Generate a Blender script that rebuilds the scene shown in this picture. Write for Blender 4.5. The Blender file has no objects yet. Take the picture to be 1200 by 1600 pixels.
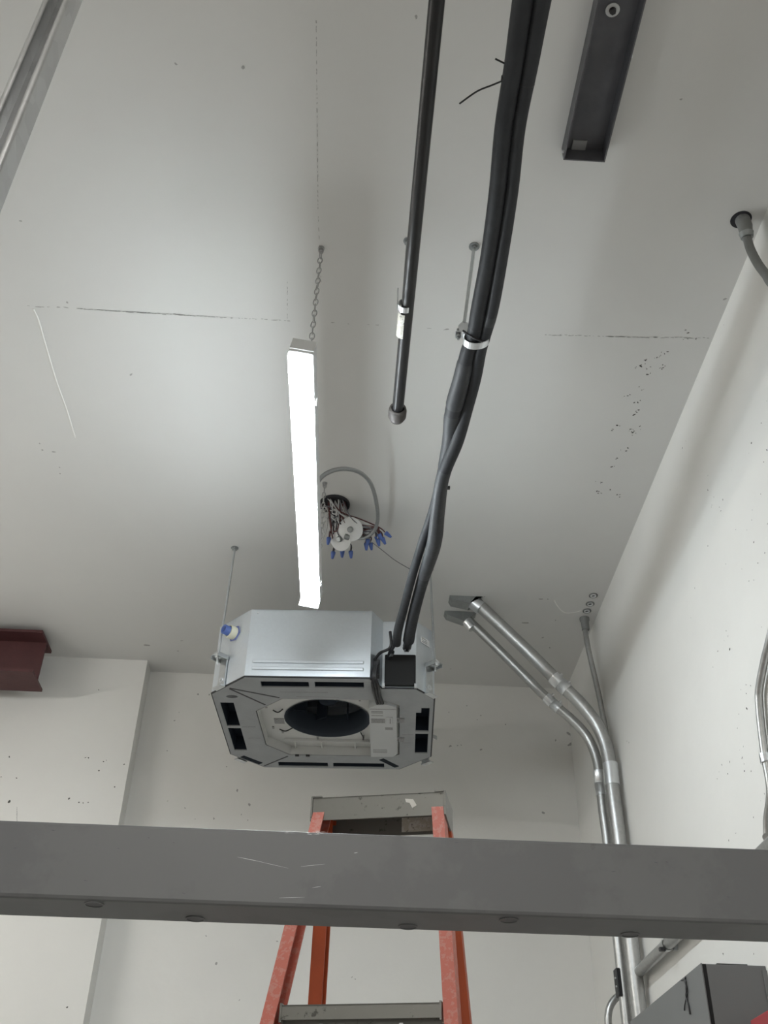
import bpy, bmesh, math, random
from mathutils import Vector, Matrix
from mathutils.geometry import tessellate_polygon
random.seed(7)
scene = bpy.context.scene
col = scene.collection
PI = math.pi

# ------------------------------------------------------------------ camera
FPX = 1610.636
YAW, PITCH, ROLL = 0.03478227, 0.64040805, 0.02591349
CAM = Vector((0.0, 0.0, 1.55))
_cy, _sy, _cp, _sp, _cr, _sr = math.cos(YAW), math.sin(YAW), math.cos(PITCH), math.sin(PITCH), math.cos(ROLL), math.sin(ROLL)
FWD = Vector((_sy*_cp, _cy*_cp, _sp))
_r = Vector((_cy, -_sy, 0)); _u = _r.cross(FWD)
RGT = _cr*_r + _sr*_u
UPV = -_sr*_r + _cr*_u
cam_data = bpy.data.cameras.new('camera')
cam = bpy.data.objects.new('camera', cam_data); col.objects.link(cam)
cam_data.sensor_fit = 'HORIZONTAL'; cam_data.sensor_width = 36.0
cam_data.lens = FPX*36.0/1200.0
cam_data.clip_start = 0.02
m = Matrix((RGT, UPV, -FWD)).transposed().to_4x4(); m.translation = CAM
cam.matrix_world = m
scene.camera = cam

def at(px, py, **k):
    """photo pixel -> point on the plane X=, Y= or Z= that the thing touches"""
    d = (px-600)/FPX*RGT - (py-800)/FPX*UPV + FWD
    (a, v), = k.items(); i = 'XYZ'.index(a)
    return CAM + d*((v-CAM[i])/d[i])

# ------------------------------------------------------------------ world, exposure
w = bpy.data.worlds.new('world'); scene.world = w; w.use_nodes = True
w.node_tree.nodes['Background'].inputs[0].default_value = (0.9, 0.95, 1.0, 1)
w.node_tree.nodes['Background'].inputs[1].default_value = 0.02
vs = scene.view_settings
vs.view_transform = 'Standard'; vs.look = 'None'; vs.gamma = 1.0; vs.use_curve_mapping = False
vs.exposure = 2.52
LED = 17.0            # strip light lens strength
ROOM_LED = 17.0       # the other strip lights of the room (behind the camera)

# ------------------------------------------------------------------ room measures
CZ = 3.99             # ceiling height
XR = 1.118            # right wall
YB = 4.71             # back wall
YP = 4.595            # face of the pier at the left
XP = at(230, 1030, Z=CZ).x
XL, YF = -3.2, -3.6

# ------------------------------------------------------------------ materials
def nmat(name, color, rough=0.5, metal=0.0, var=0.0, vscale=6.0, bump=0.0, bscale=60.0, col2=None, spec=0.5, stretch=None, rvar=0.0):
    mt = bpy.data.materials.new(name); mt.use_nodes = True
    nt = mt.node_tree; N = nt.nodes; L = nt.links
    b = N['Principled BSDF']
    b.inputs['Base Color'].default_value = (*color, 1)
    b.inputs['Roughness'].default_value = rough
    b.inputs['Metallic'].default_value = metal
    b.inputs['Specular IOR Level'].default_value = spec
    tc = N.new('ShaderNodeTexCoord'); src = tc.outputs['Object']
    if stretch:
        mp = N.new('ShaderNodeMapping'); mp.inputs['Scale'].default_value = stretch
        L.new(src, mp.inputs['Vector']); src = mp.outputs['Vector']
    if var or col2 or rvar:
        nz = N.new('ShaderNodeTexNoise'); nz.inputs['Scale'].default_value = vscale; nz.inputs['Detail'].default_value = 6; nz.inputs['Roughness'].default_value = 0.6
        L.new(src, nz.inputs['Vector'])
        rp = N.new('ShaderNodeValToRGB'); rp.color_ramp.elements[0].position = 0.3; rp.color_ramp.elements[1].position = 0.7
        c2 = col2 if col2 else tuple(c*(1-var) for c in color)
        rp.color_ramp.elements[0].color = (*c2, 1); rp.color_ramp.elements[1].color = (*color, 1)
        L.new(nz.outputs['Fac'], rp.inputs['Fac']); L.new(rp.outputs['Color'], b.inputs['Base Color'])
        if rvar:
            mr = N.new('ShaderNodeMapRange'); mr.inputs['To Min'].default_value = rough-rvar; mr.inputs['To Max'].default_value = rough+rvar
            L.new(nz.outputs['Fac'], mr.inputs['Value']); L.new(mr.outputs['Result'], b.inputs['Roughness'])
    if bump:
        nb = N.new('ShaderNodeTexNoise'); nb.inputs['Scale'].default_value = bscale; nb.inputs['Detail'].default_value = 5
        L.new(src, nb.inputs['Vector'])
        bp = N.new('ShaderNodeBump'); bp.inputs['Strength'].default_value = bump; bp.inputs['Distance'].default_value = 0.01
        L.new(nb.outputs['Fac'], bp.inputs['Height']); L.new(bp.outputs['Normal'], b.inputs['Normal'])
    return mt
def emat(name, color, strength):
    mt = bpy.data.materials.new(name); mt.use_nodes = True
    nt = mt.node_tree; nt.nodes.remove(nt.nodes['Principled BSDF'])
    e = nt.nodes.new('ShaderNodeEmission'); e.inputs['Color'].default_value = (*color, 1); e.inputs['Strength'].default_value = strength
    nt.links.new(e.outputs[0], nt.nodes['Material Output'].inputs['Surface'])
    return mt
def galv(name, base=(0.62, 0.64, 0.65), rough=0.34, scale=60, lo=0.75):
    mt = bpy.data.materials.new(name); mt.use_nodes = True
    nt = mt.node_tree; N = nt.nodes; L = nt.links; b = N['Principled BSDF']
    b.inputs['Metallic'].default_value = 0.95; b.inputs['Roughness'].default_value = rough
    tc = N.new('ShaderNodeTexCoord'); v = N.new('ShaderNodeTexVoronoi'); v.inputs['Scale'].default_value = scale
    L.new(tc.outputs['Object'], v.inputs['Vector'])
    sep = N.new('ShaderNodeSeparateColor'); L.new(v.outputs['Color'], sep.inputs['Color'])
    nz = N.new('ShaderNodeTexNoise'); nz.inputs['Scale'].default_value = 9; nz.inputs['Detail'].default_value = 5
    L.new(tc.outputs['Object'], nz.inputs['Vector'])
    mx = N.new('ShaderNodeMath'); mx.operation = 'ADD'; L.new(sep.outputs['Red'], mx.inputs[0]); L.new(nz.outputs['Fac'], mx.inputs[1])
    rp = N.new('ShaderNodeMapRange'); rp.inputs['From Max'].default_value = 2.0
    rp.inputs['To Min'].default_value = lo; rp.inputs['To Max'].default_value = 1.0
    L.new(mx.outputs[0], rp.inputs['Value'])
    vm = N.new('ShaderNodeVectorMath'); vm.operation = 'SCALE'; vm.inputs[0].default_value = base
    L.new(rp.outputs['Result'], vm.inputs['Scale']); L.new(vm.outputs['Vector'], b.inputs['Base Color'])
    mr = N.new('ShaderNodeMapRange'); mr.inputs['To Min'].default_value = rough-0.08; mr.inputs['To Max'].default_value = rough+0.1
    L.new(nz.outputs['Fac'], mr.inputs['Value']); L.new(mr.outputs['Result'], b.inputs['Roughness'])
    return mt
def worn(name, color, wear, amount=0.62, scale=30, rough=0.55, dirt=(0.05, 0.05, 0.06), metal=0.0, dirt_amt=0.68):
    mt = bpy.data.materials.new(name); mt.use_nodes = True
    nt = mt.node_tree; N = nt.nodes; L = nt.links; b = N['Principled BSDF']
    b.inputs['Roughness'].default_value = rough; b.inputs['Metallic'].default_value = metal
    tc = N.new('ShaderNodeTexCoord')
    def mask(sc, pos, off):
        mp = N.new('ShaderNodeMapping'); mp.inputs['Location'].default_value = (off, off, off)
        L.new(tc.outputs['Object'], mp.inputs['Vector'])
        n = N.new('ShaderNodeTexNoise'); n.inputs['Scale'].default_value = sc; n.inputs['Detail'].default_value = 7; n.inputs['Roughness'].default_value = 0.65
        L.new(mp.outputs['Vector'], n.inputs['Vector'])
        r = N.new('ShaderNodeValToRGB'); r.color_ramp.elements[0].position = pos; r.color_ramp.elements[1].position = pos+0.06
        L.new(n.outputs['Fac'], r.inputs['Fac']); return r.outputs['Color']
    m1 = N.new('ShaderNodeMix'); m1.data_type = 'RGBA'; m1.inputs[6].default_value = (*color, 1); m1.inputs[7].default_value = (*wear, 1)
    L.new(mask(scale, amount, 0), m1.inputs[0])
    m2 = N.new('ShaderNodeMix'); m2.data_type = 'RGBA'; m2.inputs[7].default_value = (*dirt, 1)
    L.new(m1.outputs[2], m2.inputs[6]); L.new(mask(scale*1.6, dirt_amt, 5.3), m2.inputs[0])
    L.new(m2.outputs[2], b.inputs['Base Color'])
    return mt

M = {}
M['ceiling'] = nmat('ceiling_paint', (0.655, 0.65, 0.632), 0.62, var=0.045, vscale=1.6, bump=0.16, bscale=9)
M['wall'] = nmat('wall_paint', (0.745, 0.735, 0.705), 0.6, var=0.05, vscale=2.2, bump=0.18, bscale=11)
M['floor'] = nmat('concrete_floor', (0.46, 0.45, 0.43), 0.6, var=0.2, vscale=4, bump=0.2, bscale=30)
M['chip'] = nmat('chipped_paint', (0.11, 0.108, 0.10), 0.9, var=0.4, vscale=200)
M['chipg'] = nmat('grey_scuff', (0.40, 0.395, 0.38), 0.9, var=0.2, vscale=200)
M['ridge'] = nmat('paint_ridge', (0.80, 0.79, 0.76), 0.5)
M['lens'] = emat('lit_diffuser', (0.88, 0.96, 1.0), LED)
M['roomlens'] = emat('lit_diffuser_warm', (1.0, 0.98, 0.935), ROOM_LED)
M['whiteplastic'] = nmat('white_plastic', (0.72, 0.73, 0.73), 0.45, var=0.05)
M['housing'] = nmat('white_enamel', (0.62, 0.63, 0.64), 0.4)
M['chain'] = nmat('zinc_chain', (0.45, 0.45, 0.45), 0.4, 0.8)
M['iron'] = nmat('black_iron', (0.010, 0.010, 0.012), 0.36, 0.0, spec=0.35, col2=(0.022, 0.021, 0.020), vscale=25, bump=0.1, bscale=120, stretch=(1, 0.15, 1))
M['cap'] = nmat('cast_cap', (0.10, 0.09, 0.085), 0.55, 0.3, var=0.4, vscale=60)
M['foam'] = nmat('black_rubber_insulation', (0.019, 0.020, 0.023), 0.6, spec=0.35, col2=(0.027, 0.029, 0.033), vscale=14, bump=0.25, bscale=35)
M['foam2'] = nmat('grey_black_tape', (0.032, 0.034, 0.038), 0.55, col2=(0.022, 0.024, 0.027), vscale=10, bump=0.3, bscale=25)
M['blackplastic'] = nmat('black_plastic', (0.012, 0.012, 0.014), 0.45)
M['galv'] = galv('galvanised_steel', (0.66, 0.68, 0.69), 0.33, 40)
M['strut'] = galv('galvanised_strut', (0.80, 0.81, 0.82), 0.36, 25, 0.75)
M['emt'] = galv('steel_conduit', (0.50, 0.505, 0.50), 0.38, 90, 0.8)
M['zinc'] = galv('bright_zinc', (0.78, 0.80, 0.82), 0.30, 30, 0.9)
M['casting'] = nmat('cast_grey_fitting', (0.36, 0.38, 0.38), 0.45, 0.7, var=0.2, vscale=30)
M['greyflex'] = nmat('grey_conduit_jacket', (0.20, 0.205, 0.20), 0.5, 0.0, var=0.15, vscale=20)
M['stud'] = nmat('dark_steel_channel', (0.115, 0.115, 0.125), 0.5, 0.35, var=0.3, vscale=10)
M['tray'] = nmat('grey_zinc_plate', (0.30, 0.30, 0.30), 0.5, 0.4)
M['beam'] = worn('grey_mill_steel', (0.150, 0.154, 0.158), (0.136, 0.139, 0.144), 0.50, 7, 0.5, (0.10, 0.10, 0.10), 0.25, 0.70)
M['scratch'] = nmat('bright_scratch', (0.55, 0.56, 0.56), 0.35, 0.6)
M['red'] = nmat('red_oxide_primer', (0.085, 0.026, 0.027), 0.6, var=0.25, vscale=12, bump=0.1)
M['sheet'] = galv('unit_sheet_steel', (0.70, 0.74, 0.78), 0.38, 120, 0.95)
M['pan'] = nmat('grey_foam_pan', (0.36, 0.375, 0.385), 0.75, var=0.12, vscale=14, bump=0.1, bscale=80)
M['slot'] = nmat('outlet_shade', (0.026, 0.033, 0.045), 0.8, spec=0.1)  # interior shade of the outlets and fan put into the colour
M['bell'] = nmat('offwhite_plastic', (0.58, 0.585, 0.57), 0.5, var=0.06, vscale=12)
M['ctrl'] = nmat('control_box_plastic', (0.52, 0.535, 0.54), 0.45, var=0.04)
M['print'] = nmat('grey_print', (0.34, 0.34, 0.34), 0.6, var=0.35, vscale=160)
M['fan'] = nmat('dark_fan', (0.014, 0.019, 0.027), 0.7, spec=0.12)
M['mouth'] = nmat('mouth_shade_blue_grey', (0.035, 0.044, 0.057), 0.7, spec=0.2)  # dimness inside the fan opening put into the colour
M['blue'] = nmat('blue_plastic', (0.08, 0.14, 0.40), 0.4)
M['bluedark'] = nmat('pale_blue_film', (0.16, 0.19, 0.42), 0.5)
M['cream'] = nmat('cream_plastic', (0.66, 0.65, 0.52), 0.5)
M['rail'] = worn('faded_orange_fibreglass', (0.52, 0.145, 0.105), (0.53, 0.22, 0.175), 0.50, 80, 0.6, (0.22, 0.16, 0.14))
M['rail2'] = nmat('orange_fibreglass', (0.46, 0.080, 0.022), 0.5, var=0.25, vscale=10)
M['alu'] = worn('scuffed_aluminium', (0.24, 0.237, 0.22), (0.40, 0.395, 0.37), 0.63, 34, 0.45, (0.10, 0.10, 0.09), 0.5, 0.62)
M['paintdrip'] = nmat('white_paint_drip', (0.72, 0.70, 0.66), 0.6)
M['sticker'] = worn('torn_label', (0.62, 0.60, 0.52), (0.75, 0.74, 0.70), 0.5, 60, 0.6, (0.25, 0.23, 0.2), 0.0, 0.58)
M['boxgrey'] = nmat('grey_enamel', (0.155, 0.158, 0.158), 0.5, var=0.05)
M['black'] = nmat('black_gasket', (0.004, 0.004, 0.004), 0.8)
M['redbox'] = nmat('red_enamel', (0.30, 0.028, 0.035), 0.45)
M['wire_red'] = nmat('wire_maroon', (0.10, 0.03, 0.03), 0.5)
M['wire_white'] = nmat('wire_white', (0.55, 0.55, 0.55), 0.5)
M['wire_grey'] = nmat('wire_grey', (0.16, 0.16, 0.18), 0.5)
M['wire_black'] = nmat('wire_black', (0.03, 0.03, 0.04), 0.5)
M['hole'] = nmat('hole_shade', (0.03, 0.03, 0.035), 0.9)  # shade inside a hole put into the colour of flat discs
M['mc'] = galv('armoured_cable', (0.42, 0.43, 0.43), 0.42, 200, 0.8)

# ------------------------------------------------------------------ mesh builder
def rotz(a): return Matrix.Rotation(a, 4, 'Z')
class B:
    def __init__(s): s.v = []; s.f = []; s.sm = []
    def add(s, vs, fs, smooth=False):
        o = len(s.v); s.v += [Vector(v) for v in vs]
        for f in fs: s.f.append([i+o for i in f]); s.sm.append(smooth)
        return s
    def box(s, lo, hi, mat=None, bev=0.0):
        bm = bmesh.new(); bmesh.ops.create_cube(bm, size=1)
        c = [(a+b)/2 for a, b in zip(lo, hi)]; d = [abs(b-a) for a, b in zip(lo, hi)]
        for v in bm.verts: v.co = Vector((v.co.x*d[0]+c[0], v.co.y*d[1]+c[1], v.co.z*d[2]+c[2]))
        if bev: bmesh.ops.bevel(bm, geom=bm.edges[:], offset=bev, segments=2, affect='EDGES', profile=0.5)
        bm.verts.index_update()
        vs = [mat @ v.co if mat else v.co.copy() for v in bm.verts]
        s.add(vs, [[v.index for v in f.verts] for f in bm.faces]); bm.free(); return s
    def prism(s, poly, a0, a1, axis='Z', mat=None):
        n = len(poly)
        def p3(p, a): return {'Z': (p[0], p[1], a), 'Y': (p[0], a, p[1]), 'X': (a, p[0], p[1])}[axis]
        vs = [Vector(p3(p, a0)) for p in poly] + [Vector(p3(p, a1)) for p in poly]
        if mat: vs = [mat @ v for v in vs]
        tris = tessellate_polygon([[Vector((p[0], p[1], 0)) for p in poly]])
        fs = [list(t) for t in tris] + [[i+n for i in t] for t in tris]
        fs += [[i, (i+1) % n, (i+1) % n+n, i+n] for i in range(n)]
        return s.add(vs, fs)
    def plate(s, outer, holes, z0, z1):
        """flat plate with openings, z0..z1, with the walls of the openings"""
        loops = [outer]+holes
        tris = tessellate_polygon([[Vector((p[0], p[1], 0)) for p in l] for l in loops])
        flat = [p for l in loops for p in l]; n = len(flat)
        vs = [(p[0], p[1], z0) for p in flat]+[(p[0], p[1], z1) for p in flat]
        fs = [list(t) for t in tris]+[[i+n for i in t] for t in tris]
        o = 0
        for l in loops:
            k = len(l); fs += [[o+i, o+(i+1) % k, o+(i+1) % k+n, o+i+n] for i in range(k)]; o += k
        return s.add(vs, fs)
    def tube(s, pts, r, n=12, caps=True, ridge=None):
        pts = [Vector(p) for p in pts]
        rs = r if isinstance(r, (list, tuple)) else [r]*len(pts)
        T = []
        for i in range(len(pts)):
            a = pts[max(i-1, 0)]; b = pts[min(i+1, len(pts)-1)]; T.append((b-a).normalized())
        ref = Vector((0, 0, 1)) if abs(T[0].z) < 0.9 else Vector((1, 0, 0))
        u = T[0].cross(ref).normalized(); vs = []; fs = []
        for i, p in enumerate(pts):
            u = (u - T[i]*u.dot(T[i])).normalized(); vv = T[i].cross(u)
            for k in range(n):
                a = 2*PI*k/n; vs.append(p + (u*math.cos(a)+vv*math.sin(a))*rs[i])
        for i in range(len(pts)-1):
            for k in range(n): fs.append([i*n+k, i*n+(k+1) % n, (i+1)*n+(k+1) % n, (i+1)*n+k])
        s.add(vs, fs, True)
        if caps:
            s.add(vs[:n], [list(range(n))[::-1]]); s.add(vs[-n:], [list(range(n))])
        return s
    def lathe(s, prof, center=(0, 0, 0), axis=(0, 0, 1), n=24, smooth=True, close=False):
        """prof = [(radius, height)]"""
        q = Vector((0, 0, 1)).rotation_difference(Vector(axis).normalized()); c = Vector(center); vs = []; fs = []
        for r, h in prof:
            for k in range(n):
                a = 2*PI*k/n; vs.append(c + q @ Vector((r*math.cos(a), r*math.sin(a), h)))
        m_ = len(prof)
        for i in range(m_-1):
            for k in range(n): fs.append([i*n+k, i*n+(k+1) % n, (i+1)*n+(k+1) % n, (i+1)*n+k])
        s.add(vs, fs, smooth)
        if close: s.add(vs[:n], [list(range(n))[::-1]]); s.add(vs[-n:], [list(range(n))])
        return s
    def torus(s, c, ax, u, R1, R2, r, n=10, k=5):
        """oval ring: ax normal, u long axis"""
        c = Vector(c); ax = Vector(ax).normalized(); u = Vector(u).normalized(); v = ax.cross(u); vs = []; fs = []
        for i in range(n):
            a = 2*PI*i/n; d = u*math.cos(a)*R1+v*math.sin(a)*R2; dn = (u*math.cos(a)*R2+v*math.sin(a)*R1).normalized()
            for j in range(k):
                b_ = 2*PI*j/k; vs.append(c+d+dn*math.cos(b_)*r+ax*math.sin(b_)*r)
        for i in range(n):
            for j in range(k): fs.append([i*k+j, i*k+(j+1) % k, ((i+1) % n)*k+(j+1) % k, ((i+1) % n)*k+j])
        return s.add(vs, fs, True)
    def build(s, name, mat, parent=None, world=False, label=None):
        me = bpy.data.meshes.new(name)
        vs = s.v
        if world and parent is not None:
            inv = wm(parent).inverted(); vs = [inv @ v for v in vs]
        me.from_pydata([tuple(v) for v in vs], [], s.f)
        me.polygons.foreach_set('use_smooth', s.sm)
        bm = bmesh.new(); bm.from_mesh(me); bmesh.ops.recalc_face_normals(bm, faces=bm.faces[:]); bm.to_mesh(me); bm.free()
        me.materials.append(M[mat] if isinstance(mat, str) else mat)
        o = bpy.data.objects.new(name, me); col.objects.link(o)
        if parent is not None: o.parent = parent
        if label: o['label'] = label
        return o
def wm(o):
    mt = Matrix.LocRotScale(o.location, o.rotation_euler, o.scale)
    return wm(o.parent) @ mt if o.parent else mt
def tag(o, label, cat, group=None):
    o['label'] = label; o['category'] = cat
    if group: o['group'] = group
    return o
def thing(name, label, cat, loc=(0, 0, 0), rz=0.0, group=None):
    o = bpy.data.objects.new(name, None); col.objects.link(o); o.empty_display_size = 0.05
    o.location = loc; o.rotation_euler = (0, 0, rz)
    return tag(o, label, cat, group)
def struct(o): o['kind'] = 'structure'; return o
def spline(pts, per=8):
    """Catmull-Rom through the points; extra components (radius) ride along"""
    P = [tuple(p) for p in pts]; P = [P[0]]+P+[P[-1]]; out = []
    for i in range(1, len(P)-2):
        for k in range(per):
            t = k/per; row = []
            for a, b, c, d in zip(P[i-1], P[i], P[i+1], P[i+2]):
                row.append(0.5*((2*b)+(-a+c)*t+(2*a-5*b+4*c-d)*t*t+(-a+3*b-3*c+d)*t**3))
            out.append(tuple(row))
    out.append(P[-2]); return out
def bolt(b, c, ax, r=0.006, h=0.006, washer=0.0):
    if washer: b.lathe([(0, 0), (washer, 0), (washer, 0.002), (0, 0.002)], c, ax, 16, False)
    b.lathe([(r, 0), (r, h), (0, h)], c, ax, 6, False); return b

# ------------------------------------------------------------------ room shell
T = 0.15
ceiling = struct(B().box((XL-T, YF-T, CZ), (XR+T, YB+T, CZ+T)).build('ceiling', 'ceiling'))
floor = struct(B().box((XL-T, YF-T, -T), (XR+T, YB+T, 0)).build('floor', 'floor'))
wall_right = struct(B().box((XR, YF-T, 0), (XR+T, YB+T, CZ)).build('wall_right', 'wall'))
wall_left = struct(B().box((XL-T, YF-T, 0), (XL, YB+T, CZ)).build('wall_left', 'wall'))
wall_back = struct(B().box((XP, YB, 0), (XR, YB+T, CZ)).build('wall_back', 'wall'))
# pier with a slightly wavering plastered arris
arr = [(XP, YP)]
wall_pier = struct(B().box((XL, YP, 0), (XP, YB+T, CZ)).build('wall_pier', 'wall'))
wall_front = struct(B().box((XL, YF-T, 0), (XR, YF, CZ)).build('wall_front', 'wall'))

def marks(name, parent, plane, pts, mat, size=(0.006, 0.011), lift=0.0006):
    """small irregular flat chips lying on a wall or ceiling; pts are photo pixels (x, y[, size factor, length factor, angle])"""
    ax, v = plane; b = B()
    for p in pts:
        c = at(p[0], p[1], **{ax: v}); sc = p[2] if len(p) > 2 else 1.0; el = p[3] if len(p) > 3 else random.uniform(1, 2.2)
        ang = p[4] if len(p) > 4 else random.uniform(0, PI)
        r = random.uniform(*size)*0.5*sc; n = 7; loop = []
        for k in range(n):
            a = 2*PI*k/n; q = r*random.uniform(0.55, 1.25); x, y = q*math.cos(a)*el, q*math.sin(a)
            x, y = x*math.cos(ang)-y*math.sin(ang), x*math.sin(ang)+y*math.cos(ang)
            if ax == 'Z': loop.append((c.x+x, c.y+y, v-lift))
            elif ax == 'X': loop.append((v-lift, c.y+x, c.z+y))
            else: loop.append((c.x+x, v-lift, c.z+y))
        b.add(loop, [list(range(n))])
    o = b.build(name, mat, parent); o['kind'] = 'stuff'; return o
def crop(pts, ox, oy, s): return [(ox+p[0]/s, oy+p[1]/s)+tuple(p[2:]) for p in pts]
def cluster(pts, n, sp):
    out = []
    for p in pts:
        for _ in range(random.randint(1, n)): out.append((p[0]+random.gauss(0, sp), p[1]+random.gauss(0, sp*0.6), random.uniform(0.35, 1.0)))
    return out
ch = crop([(455, 160), (440, 168), (420, 178), (400, 185), (352, 200), (340, 215), (315, 228), (300, 235), (330, 345), (275, 372), (255, 374), (315, 410), (290, 408), (303, 458), (306, 470), (210, 525), (187, 547), (267, 545), (325, 540), (296, 560), (280, 570), (245, 640), (230, 660), (205, 690), (180, 735), (110, 805), (103, 858), (125, 862), (170, 850), (213, 880), (440, 225), (430, 240), (375, 270), (358, 238), (555, 57), (600, 95), (545, 95)], 900, 500, 3.2)
marks('chipped_paint_marks', ceiling, ('Z', CZ), cluster(ch, 4, 2.4), 'chip', (0.004, 0.009))
lf = [(62, 693), (66, 703), (84, 706, 1.2, 2, 0), (93, 730), (94, 740), (275, 100), (105, 472), (32, 345), (380, 105), (205, 585), (229, 1008, 2.2, 2, 0), (284, 1001, 1.4), (278, 1017), (370, 1050), (845, 936, 1.6, 3, 0), (856, 936, 1.2), (820, 973, 2.2, 3, 0), (848, 996, 1.3), (859, 1012, 1.4), (868, 969), (757, 932, 1.0), (704, 1045, 1.2), (1133, 467), (1064, 155), (650, 26)]
marks('scattered_chip_marks', ceiling, ('Z', CZ), lf, 'chipg', (0.005, 0.009))
jt = []
for x0, y0, x1, y1, n in [(40, 478, 110, 481, 6), (120, 482, 320, 494, 60), (320, 494, 452, 501, 22), (520, 504, 720, 516, 9), (850, 523, 1010, 527, 26), (1010, 527, 1110, 528, 14)]:
    for k in range(n):
        t = (k+random.random())/n; jt.append((x0+(x1-x0)*t, y0+(y1-y0)*t+random.gauss(0, 0.3), random.uniform(0.22, 0.5), random.uniform(2.5, 6), random.gauss(0, 0.05)))
marks('formwork_joint_marks', ceiling, ('Z', CZ), jt, 'chipg', (0.008, 0.012))
jt = []
for x0, y0, x1, y1, n in [(494, 30, 497, 330, 40), (449, 440, 449, 498, 10), (497, 330, 502, 450, 10)]:
    for k in range(n):
        t = (k+random.random())/n; jt.append((x0+(x1-x0)*t, y0+(y1-y0)*t, random.uniform(0.2, 0.32), random.uniform(3, 7), PI/2+random.gauss(0, 0.04)))
marks('cross_joint_marks', ceiling, ('Z', CZ), jt, 'chipg', (0.006, 0.010))
rw = crop([(878, 615), (865, 665), (680, 925), (677, 935), (725, 955), (718, 935), (880, 1000), (882, 950), (660, 1130), (780, 750), (660, 850), (660, 777), (690, 885), (735, 898), (925, 870), (958, 1020), (890, 1110), (945, 1165), (750, 1220), (595, 1340), (890, 1300), (830, 1245), (800, 1048), (855, 1050), (910, 1215), (955, 405), (927, 515), (940, 710), (955, 650), (550, 605), (533, 640), (605, 300), (740, 25), (865, 1305), (575, 1490), (752, 1555)], 900, 500, 3.2)
rw += crop([(143, 145), (155, 180), (130, 210), (90, 275), (58, 378), (165, 265), (238, 523), (270, 492), (272, 548), (300, 497), (275, 645), (225, 680), (215, 770), (253, 888), (230, 910), (245, 960), (258, 1000), (260, 1045), (303, 1045), (165, 985), (153, 1062), (115, 1003), (97, 1050), (85, 1093), (318, 1340), (205, 1443), (160, 1490), (365, 1235), (388, 1190), (370, 122)], 1100, 950, 4.1)
rw += [(1130, 1490), (1178, 1490), (983, 1160), (980, 1158)]
marks('chipped_paint_marks', wall_right, ('X', XR), [p+(random.uniform(0.35, 0.8),) for p in rw], 'chip', (0.004, 0.009))
pr = crop([(685, 613), (595, 1083), (615, 1085), (718, 1110), (738, 1102), (688, 1175, 1.0, 1.2), (480, 1368, 1.3), (548, 1395), (577, 1398), (612, 1395), (65, 1388, 1.3), (8, 1217), (115, 1225), (862, 1130), (795, 1287), (65, 1078)], 0, 940, 4.444)+[(105, 1574)]
marks('chipped_paint_marks', wall_pier, ('Y', YP), [p if len(p) > 2 else p+(0.7,) for p in pr], 'chip', (0.006, 0.010))
marks('hairline_crack_mark', wall_pier, ('Y', YP), [(26.5, 1262+k*3, 0.3, 3.5, PI/2) for k in range(8)], 'chipg', (0.008, 0.012))
bk = crop([(648, 525, 1.6), (735, 527, 0.8), (500, 665), (465, 730), (405, 965), (870, 1090, 1.2), (955, 1275, 1.3), (1050, 1388, 1.4), (545, 1413, 1.2), (770, 1495, 1.4), (410, 1358), (985, 1465), (1035, 1508), (625, 1500)], 180, 980, 5.0)
bk += crop([(298, 343), (205, 376), (370, 393), (352, 415), (213, 553, 1.6), (250, 550), (268, 547), (372, 570, 1.4), (830, 488, 1.8), (760, 523, 1.6), (840, 540, 2.0, 3, 0.6), (695, 900, 2.0), (500, 440, 1.2)], 640, 1000, 3.333)
bk += crop([(805, 57), (1082, 77), (845, 165, 1.4), (1088, 180, 1.6), (935, 307)], 0, 1440, 2.5)+[(555, 1530), (550, 1527)]
marks('chipped_paint_marks', wall_back, ('Y', YB), [p if len(p) > 2 else p+(0.8,) for p in bk], 'chipg', (0.005, 0.008))
# raised trowel ridge in the ceiling paint
rp_ = [at(*p, Z=CZ) for p in [(52, 483), (60, 500), (70, 535), (88, 595), (104, 640), (118, 685)]]
B().tube(spline([(p.x, p.y, CZ+0.001) for p in rp_]), [0.0032]*40+[0.001], 8).build('paint_ridge', 'ridge', ceiling)
rp_ = [at(*p, Z=CZ) for p in [(866, 938), (872, 948), (882, 957), (896, 957), (908, 954)]]
B().tube(spline([(p.x, p.y, CZ+0.001) for p in rp_]), 0.003, 8).build('paint_ridge', 'ridge', ceiling)

# ------------------------------------------------------------------ cassette air conditioner
UX, UY, UZ, UR, US = -0.075, 3.914, 3.363, math.radians(-3.5), 1.03
unit = thing('ceiling_cassette_unit', 'square silver ceiling cassette air conditioner with round fan opening, hanging on rods', 'air conditioner', (UX, UY, UZ), UR)
unit.scale = (US, US, US)
octo = [(-0.280, -0.412), (0.180, -0.412), (0.222, -0.335), (0.350, -0.335), (0.420, -0.255), (0.420, 0.275), (0.288, 0.412), (-0.290, 0.412), (-0.420, 0.280), (-0.420, -0.275)]
HU = 0.285
def wallstrip(b, p, q, z0, z1, t=0.0015):
    d = Vector((q[0]-p[0], q[1]-p[1], 0)); n = Vector((-d.y, d.x, 0)).normalized()*t
    p0 = Vector((p[0], p[1], 0)); q0 = Vector((q[0], q[1], 0))
    vs = []
    for z in (z0, z1):
        for v in (p0, q0, q0+n, p0+n): vs.append((v.x, v.y, z))
    b.add(vs, [[0, 1, 2, 3], [4, 5, 6, 7], [0, 1, 5, 4], [1, 2, 6, 5], [2, 3, 7, 6], [3, 0, 4, 7]])
names = ['front_panel', 'side_panel', 'pipe_panel', 'corner_panel', 'side_panel', 'corner_panel', 'back_panel', 'corner_panel', 'side_panel', 'corner_panel']
pan_objs = []
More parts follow.
